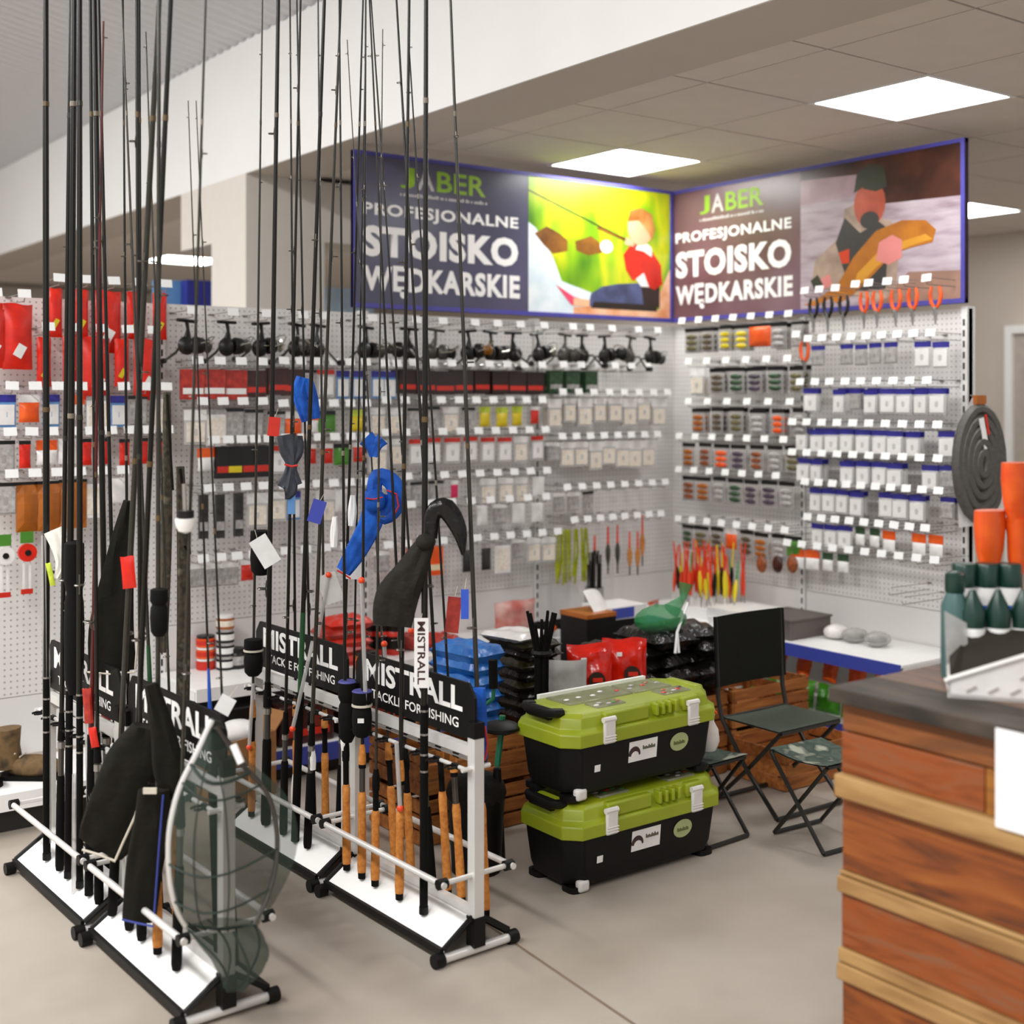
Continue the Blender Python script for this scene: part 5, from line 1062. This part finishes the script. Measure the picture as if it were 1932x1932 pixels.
for k, px in enumerate((452, 470, 488, 505)):
    p = sp(px, 1262-k*2); jar((p.x, p.y+.03, SA), .04, .09-.01*k, BLK, m_rbody, 'small black bait jar on the shelf beside the tall jar stack', 'small black jars', band=GRY)
for k in range(5):
    p = sp(650, 1252); flatbag(p.x+R.uniform(-.02, .02), p.y+.02, SA+k*.04, .22, .18, .048, DRED if k % 2 else RED, 'red and white striped bag in the stack on the long shelf', 'stack of red striped bags', R.uniform(-.1, .1), 200+k)
for k, px in enumerate((700, 728, 752)):
    p = sp(px, 1236); jar((p.x, p.y+.04, SA), .045, .14, RED, BLK, 'red canister with a black lid on the long shelf', 'red canisters', 'canister', 'canister', m_rbody)
p = sp(690, 1262); jar((p.x, p.y, SA), .05, .08, AMB, BLK, 'amber tub with a black lid at the shelf edge', None, band=ORG)
for k, px in enumerate((790, 815, 840)):
    p = sp(px, 1225); flatbag(p.x, p.y+.05, SA, .16, .16, .06, R.choice([m_bagk, DRED]), 'dark packet lying on the long shelf behind the blue bags', 'dark packets on the long shelf', R.uniform(-.3, .3), 220+k)
t = tag(pillow(.26, .17, .06, 33, 12, 10, .3).build('pink_bag', mat('pink_bag', '#dcbcb2', .35, c2='#b5483c', scale=9), None, True, loc=(-1.3, -.2, SA)), 'pale pink printed bag standing on the long shelf', 'bag')
for k, (x, lab) in enumerate(((-1.22, 'left'), (-1.1, 'right'))):
    t = tag(empty('head_torch', (x, -.34, SA)), 'black strapped head torch with orange insert on the shelf, %s' % ['next to the pink bag', 'at the shelf end'][k], 'head torch')
    MB().tube([(.06*math.cos(q*PI/8), .045*math.sin(q*PI/8), .05) for q in range(16)], .02, 6, closed=True).build('strap', m_eva, t, True); MB().ell((0, -.05, .05), (.03, .02, .03), 10, 7).build('lamp_body', m_rbody, t, True); MB().ell((.01, -.066, .05), (.014, .008, .014), 8, 6).build('orange_insert', ORG, t, True)
# things piled on the corner base: box, paper, reeds
t = tag(empty('carton', (-1.0, -.62, .0)), 'white and blue carton in the corner behind the red pouches', 'carton'); MB().box((0, 0, .27), (.24, .2, .54)).build('box_body', m_cap, t); MB().box((0, 0, .57), (.25, .2, .06)).build('lid', W_, t); MB().box((-.03, -.101, .57), (.14, .003, .05)).build('blue_print', m_blue, t)
o = tag(MB().grid(lambda u, v: ((u-.5)*.16, (v-.5)*.12, .02*math.sin(3*u)+.05*v), 8, 6).build('paper_sheet', W_, None, True, loc=(-1.16, -.66, .6)), 'creased white sheet lying on the carton in the corner', 'paper'); o.rotation_euler = (.5, .2, .3)
t = tag(empty('carton', (-1.22, -.68, 0)), 'tall dark carton under the creased white sheet', 'carton'); MB().box((0, 0, .29), (.18, .2, .58)).build('box_body', m_cap, t); MB().box((0, 0, .585), (.185, .205, .02)).build('lid', AMB, t)
t = tag(empty('stick_bundle', (-.86, -.3, .13)), 'bundle of thin dark sticks in clear wrap standing in the corner bay', 'stick bundle')
for k in range(16):
    a = R.uniform(0, 6.28); r = R.uniform(0, .04); MB().tube([(r*math.cos(a), r*math.sin(a), 0), (r*1.1*math.cos(a+.3), r*1.1*math.sin(a+.3), .62+R.uniform(0, .08))], .0045, 5).build('stick', R.choice([m_eva, m_blank, m_blank2, m_rgrey]), t)
MB().tube([(0, 0, .06), (0, 0, .3), (0, 0, .5)], [.048, .05, .052], 12, caps=False).build('clear_wrap', m_sleeve, t, True)
# boxes on the base shelf below the long shelf
for k, (x, w_, h, m, lab) in enumerate(((-2.93, .3, .2, m_cap, 'black tackle case with red clasp'), (-2.6, .26, .17, BRN, 'brown carton printed with red ovals'), (-2.3, .26, .19, BRN, 'dark carton printed with red ovals'), (-1.98, .26, .18, m_cap, 'black carton'))):
    t = tag(empty('base_shelf_box', (x, -.3, .13), R.uniform(-.05, .05)), lab+' on the base shelf under the long shelf', 'box'); bev(MB().box((0, 0, h/2), (w_, .3, h)), 'box_body', m, t, .008)
    MB().box((0, -.152, h*.3), (w_*.8, .004, .03)).build('band', RED, t); MB().box((.05, -.153, h*.55), (.07, .003, .045)).build('label', YEL if k == 0 else c_('oval_red', '#7a2a1c'), t)
p = onZ(450, 1400, .13)
t = tag(empty('open_carton', (-2.98, -.56, 0), .3), 'open cardboard carton with crumpled white paper before the base shelf', 'carton'); m_cb = mat('cardboard', '#9a6a3c', .8)
for sx, sy, dx, dy in ((0, -.1, .24, .006), (0, .1, .24, .006), (-.12, 0, .006, .2), (.12, 0, .006, .2)): MB().box((sx, sy, .13), (dx, dy, .26)).build('side', m_cb, t)
for s in (-1, 1): MB().box((s*.15, 0, .29), (.09, .2, .005), (0, s*-.8, 0)).build('flap', m_cb, t)
MB().ell((0, 0, .26), (.1, .08, .05), 10, 7).build('crumpled_paper', W_, t, True)
# shelf B: white boxes, grey box, bagged coils
for k in range(2):
    t = tag(empty('white_box', (-.3+.01*k, -.52+.02*k-.33, SB+.045*k), -PI/2), ['lower flat white box on the lure shelf', 'upper flat white box on the lure shelf'][k], 'box'); bev(MB().box((0, 0, .02), (.26, .3, .04)), 'box_body', W_, t, .003); MB().box((0, 0, .041), (.262, .302, .01)).build('lid', W_, t)
t = tag(empty('grey_box', (-.3, -1.13, SB), -PI/2), 'dark grey tray box on the shelf by the folding chair', 'box'); bev(MB().box((0, 0, .045), (.28, .3, .09)), 'box_body', mat('tray_grey', '#5d5450', .6), t, .006); MB().box((0, 0, .094), (.29, .31, .01)).build('lid', MATS['tray_grey'], t)
for k, (y, m) in enumerate(((-1.36, m_bagw), (-1.47, m_sleeve), (-1.6, m_sleeve))):
    t = tag(empty('bagged_coil', (-.22, y, SB)), ['white plastic bag on the right shelf', 'clear bag with a grey coil on the right shelf', 'clear bag with dark coils at the shelf end'][k], 'bag'); MB().ell((0, 0, .035), (.07, .06, .036), 12, 8).build('film', m, t, True)
    if k: MB().tube([(.035*math.cos(q*PI/8), .035*math.sin(q*PI/8), .03) for q in range(16)], .011, 6, closed=True).build('coil', m_rgrey if k == 1 else m_rbody, t, True)
for k in range(9):
    t = tag(empty('small_reel_box', (-.12-R.uniform(0, .14), -.05-.022*k, SB), R.uniform(-.4, .4)), 'small tackle piece lying at the corner end of the lure shelf', 'tackle', 'small tackle on the lure shelf'); MB().rbox((0, 0, .008), (.05, .016, .016), .006).build('piece_body', R.choice([RED, BLK, ORG, AMB, GRY]), t, True); MB().tube([(-.02, 0, .012), (.035, 0, .018)], .003, 5).build('pin', m_wire, t)
# base shelf B: green and orange bags
m_bagg = mat('bag_green', '#4fa01e', .3, c2='#2c7414', scale=10)
for k in range(12):
    y = -.95-.085*(k % 6)*1.9; z = .13+(k // 6)*.12
    if k < 6: o = pillow(.14, .13, .07, 300+k, 10, 10, .3).build('feed_bag', m_bagg, None, True, loc=(-.38, y, z)); o.rotation_euler = (-.2, 0, -PI/2+R.uniform(-.3, .3)); tag(o, 'bright green feed bag on the base shelf of the blue-header bay', 'bag', 'green feed bags')
    else: o = pillow(.1, .11, .05, 300+k, 9, 9, .3).build('feed_bag', ORG, None, True, loc=(-.32, y+.04, .26)); o.rotation_euler = (-.2, 0, -PI/2+R.uniform(-.3, .3)); tag(o, 'orange feed bag lying behind the green ones on the base shelf', 'bag', 'orange feed bags')
# brown boots on the base of the red-bag bay
m_boot = ramp_mat('boot_camo', [(.3, '#3a2c1a'), (.5, '#6b5230'), (.7, '#4a3a20'), (.85, '#8a7448')], 16, rough=.8, detail=3)
for k, (px, py) in enumerate(((-60, 1484), (42, 1474))):
    p = onZ(px, py, .15); t = tag(empty('camo_boot', (p.x, p.y+.06, .15), .5+.4*k), 'brown camouflage boot on the white base of the red-bag bay', 'boot', 'camouflage boots')
    MB().ell((0, -.06, .045), (.05, .12, .045), 12, 8).tube([(0, .03, .04), (0, .04, .12), (0, .045, .19)], [.05, .046, .055], 12).build('upper', m_boot, t, True); MB().rbox((0, -.05, .008), (.1, .25, .016), .045, seg=4).build('sole', m_eva, t, True)
    for q in range(4): MB().tube([(-.03, -.0-.02*q, .1-.012*q), (.03, -.0-.02*q, .1-.012*q)], .003, 5).build('lace', m_trim, t)
# small boxes seen over gondola A
for k, (px, y, w_, h, m, lab) in enumerate(((333, 575, .26, .36, LBL, 'light blue carton standing in the aisle behind the pegboard'), (383, 575, .24, .36, c_('royal', '#2a2f8a'), 'dark blue carton behind the pegboard next to the pillar'), (645, 590, .5, .4, c_('paleblue', '#a9c4dc'), 'pale blue display board seen between pillar and poster'))):
    p = CAM+ray(px, y)*(7.6 if k < 2 else 9.5); t = tag(empty('aisle_display', (p.x, p.y, 0)), lab, 'display'); MB().box((0, 0, (p.z-.22)/2), (w_*.8, .1, p.z-.22)).build('stand', m_white, t); MB().box((0, 0, p.z-.22+h/2), (w_, .1, h)).build('top_box', m, t)
# ================================================================== WOODEN COUNTER
wood = [ramp_mat('counter_wood_%d' % k, [(.22, a), (.5, b), (.8, c)], 2.4, rough=.55, detail=7, stretch=(6, 1.3, 9), bump=.12, dist=1.6) for k, (a, b, c) in enumerate((('#3f1d08', '#81400f', '#9c5a22'), ('#43301e', '#7a4316', '#9a6436'), ('#552708', '#8c4411', '#6d5a46'), ('#4a2a10', '#925a18', '#b87c26')))]
m_bat = ramp_mat('counter_batten', [(.25, '#7a542c'), (.5, '#a07a48'), (.8, '#b8945f')], 3, rough=.6, detail=6, stretch=(6, 1.2, 8), bump=.1); m_top = ramp_mat('counter_top_wood', [(.25, '#3f342c'), (.5, '#6b5344'), (.75, '#86583a')], 3, rough=.5, detail=7, stretch=(7, 1.2, 6), bump=.1, dist=1.2); m_topedge = ramp_mat('counter_edge_wood', [(.3, '#221c16'), (.55, '#41362c'), (.8, '#5a4c3f')], 6, rough=.6, stretch=(3, 1, 3))
XC, YC, CL, CW, ZT = -2.81, -3.48, 1.9, .8, .957
t = tag(empty('wooden_counter', (XC, YC, 0)), 'rustic counter clad in stained reclaimed boards with light battens', 'counter')
MB().bbox((.02, -CL, .0), (CW-.02, -.02, ZT-.036)).build('carcass', m_cap, t)
for k, (z1, z0) in enumerate(((.921, .857), (.853, .759), (.704, .537), (.484, .36), (.284, .03))):
    cuts = [0, .37, 1.2, CL] if k == 1 else [0, CL]
    for a, b in zip(cuts, cuts[1:]): bev(MB().bbox((-.002 if k % 2 else .001, -b+.0015, z0), (.02, -a-.0015, z1)), 'face_board', wood[(k*2+int(a*3)) % 4 if k else 1], t, .002)
for k, (z1, z0, pr_) in enumerate(((.758, .706, .024), (.535, .525, .006), (.523, .486, .014), (.358, .326, .010), (.324, .286, .016))): bev(MB().bbox((-pr_, -CL, z0), (.018, .004, z1)), 'batten', m_bat, t, .004)
for k in range(5): bev(MB().bbox((-.03+k*.172, -CL, ZT-.034), (-.03+(k+1)*.172-.002, .015, ZT)), 'top_board', m_topedge if k == 0 else m_top, t, .003)
for k in range(6): bev(MB().bbox((.03, -.02+.0, .03+k*.15), (CW-.03, .0, .03+(k+1)*.15-.004)), 'end_board', wood[k % 4], t, .002)
o = tag(empty('paper_notice', (XC-.034, -4.02, ZT-.105)), 'white paper notice hanging from the edge of the wooden counter', 'notice'); MB().box((0, 0, .0), (.0012, .25, .2)).build('sheet', mat('paper', '#fbfbfb', .6, var=.01), o)
for k in range(3): MB().box((-.001, -.02, .05-.04*k), (.0006, .12-.02*k, .008)).build('printed_line', c_('faint_ink', '#a9a8c4'), o)
# ---- white bin basket on the counter
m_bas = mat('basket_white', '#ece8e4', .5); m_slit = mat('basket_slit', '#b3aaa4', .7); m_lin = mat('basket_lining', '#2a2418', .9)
bo = onZ(1792, 1316, ZT); t = tag(empty('white_basket', bo, VA-PI/2-.32), 'white perforated basket with a sloping rim and dark lining', 'basket')
BL, BD = .36, .24
def wall_poly(pts_, nm, m, par, th=.006, ax='y', at=0.):
    b = MB(); n = len(pts_); f = (lambda a, z, o: (a, at+o, z)) if ax == 'y' else (lambda a, z, o: (at+o, a, z))
    b.add([f(a, z, 0) for a, z in pts_]+[f(a, z, th) for a, z in pts_], [tuple(range(n)), tuple(range(2*n-1, n-1, -1))]+[(i, n+i, n+(i+1) % n, (i+1) % n) for i in range(n)]); return b.build(nm, m, par)
fw = wall_poly([(.0, 0), (BL, 0), (BL+.02, .19), (.0, .04), (-.01, .035)], 'front_wall', m_bas, t); wall_poly([(0, 0), (BL, 0), (BL+.02, .2), (.03, .14), (-.02, .07)], 'back_wall', m_bas, t, at=BD)
wall_poly([(0, 0), (BD, 0), (BD, .07), (0, .04)], 'side_wall', m_bas, t, ax='x', at=-.004); wall_poly([(0, 0), (BD, 0), (BD, .19), (0, .18)], 'side_wall', m_bas, t, ax='x', at=BL); MB().box((BL/2, BD/2, .004), (BL, BD, .008)).build('bottom', m_bas, t)
for k in range(7):
    for r in range(4):
        x, z = .045+k*.045+(r % 2)*.02, .022+r*.034
        if z < .03+.4*x-.02: MB().box((x, -.0012, z), (.024, .003, .006), (0, -.55, 0)).build('slit', m_slit, fw)
MB().tube([(-.01, -.003, .036), (0, -.003, .042), (BL+.02, -.003, .19)], .006, 6).build('rim', m_bas, t, True)
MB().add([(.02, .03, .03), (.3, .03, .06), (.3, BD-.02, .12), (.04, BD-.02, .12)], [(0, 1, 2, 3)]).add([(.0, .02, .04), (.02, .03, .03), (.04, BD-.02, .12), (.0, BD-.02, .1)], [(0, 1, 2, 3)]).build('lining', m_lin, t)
o = tag(MB().grid(lambda u, v: (u*.06, v*.012+.02*u, .03+v*.15-.02*u), 6, 6).build('grey_flap', m_silver, None, True, loc=bo+Vector((0, 0, .0))), 'grey film flap sticking up out of the white basket', 'film'); o.rotation_euler = (-.3, .1, VA-PI/2); o.location = bo+VR*.02+VV*.08
# bottles, tubs and scoops behind the basket
m_bg = mat('bottle_green', '#173a30', .3); m_bb = mat('bottle_bluegreen', '#4a6a68', .3)
p = G(1.05, 3.02, ZT); t = tag(empty('green_bottle', p), 'grey-green bottle with a dark cap beside the white basket', 'bottle'); MB().lathe([(.03, 0), (.032, .01), (.032, .17), (.02, .2), (.018, .21)], (0, 0, 0), 14).build('bottle_body', m_bb, t, True); MB().lathe([(.02, .2), (.023, .205), (.023, .245), (.016, .25)], (0, 0, 0), 14).build('cap', m_bg, t, True)
for k in range(3):
    p = G(1.1+.055*k, 3.1, ZT)
    jar(p, .03, .26, W_, m_bg, 'white tub with a blue band and green cap behind the basket', 'blue banded tubs behind the basket', 'bait_tub', 'tub', c_('band_blue', '#1f5fc0'))
    p2 = G(1.085+.06*k, 3.0, ZT); t = tag(empty('cone_bottle', p2), 'dark green cone-topped bottle between basket and white tubs', 'bottle', 'cone-topped bottles'); MB().lathe([(.028, 0), (.028, .13), (.03, .16), (.006, .21)], (0, 0, 0), 12).build('bottle_body', m_bg, t, True); MB().lathe([(.0285, .06), (.0295, .062), (.0295, .12), (.0285, .122)], (0, 0, 0), 12).build('label_band', W_, t, True)
for k in range(2):
    p = G(1.2+.068*k, 3.2, ZT); dz = -.12*(1-k); t = tag(empty('bait_scoop', p), ['short', 'tall'][k]+' orange bait scoop on a dark shaft standing behind the basket', 'scoop', 'orange bait scoops')
    MB().tube([(0, 0, 0), (0, 0, .26+dz)], .014, 10).build('shaft', mat('shaft_olive', '#2c2a18', .5), t, True)
    MB().lathe([(.016, .22), (.022, .26), (.024, .32), (.03, .36)], (0, 0, dz), 12).build('socket', ORG, t, True)
    b = MB(); b.lathe([(.03, .35), (.045, .4), (.052, .46), (.05, .5)], (0, 0, dz), 14); b.v = [(x, y*.6, z) for x, y, z in b.v]; b.build('scoop_head', ORG, t, True)
# ---- packed keepnet hung on the end of the blue-header bay
t = tag(empty('keepnet_pack', (-.1, -2.06, 1.56), 0), 'coiled grey keepnet in clear wrap hung at the gondola end', 'keepnet'); t.rotation_euler = (0, 0, VA-PI/2+.3)
for k, s in enumerate((1, .8, .6, .4, .2)): MB().tube([(s*.115*math.cos(q*PI/12), -.004*k, -.235+s*.245*math.sin(q*PI/12)) for q in range(24)], .026, 7, closed=True).build('net_coil', mat('keepnet_grey', '#56524d', .5, var=.3, scale=60), t, True)
MB().add([(-.12, .012, -.1), (.12, .012, -.1), (.14, .012, -.5), (-.1, .012, -.52), (-.03, .012, .06), (.03, .012, .06)], [(0, 3, 2, 1), (0, 1, 5, 4)]).build('clear_wrap', mat('keepnet_film', '#eeeaea', .25, alpha=.75), t)
MB().box((0, 0, .05), (.05, .03, .04)).build('clip', AMB, t); MB().box((-.0, -.03, -.1), (.025, .004, .14), (0, -.2, 0)).build('label_strip', W_, t); MB().box((.015, -.033, -.06), (.01, .004, .09), (0, -.2, 0)).build('red_strip', RED, t)
MB().tube([(0, 0, .06), (.05, .13, .07)], .003, 6).build('hook', m_wire, t)
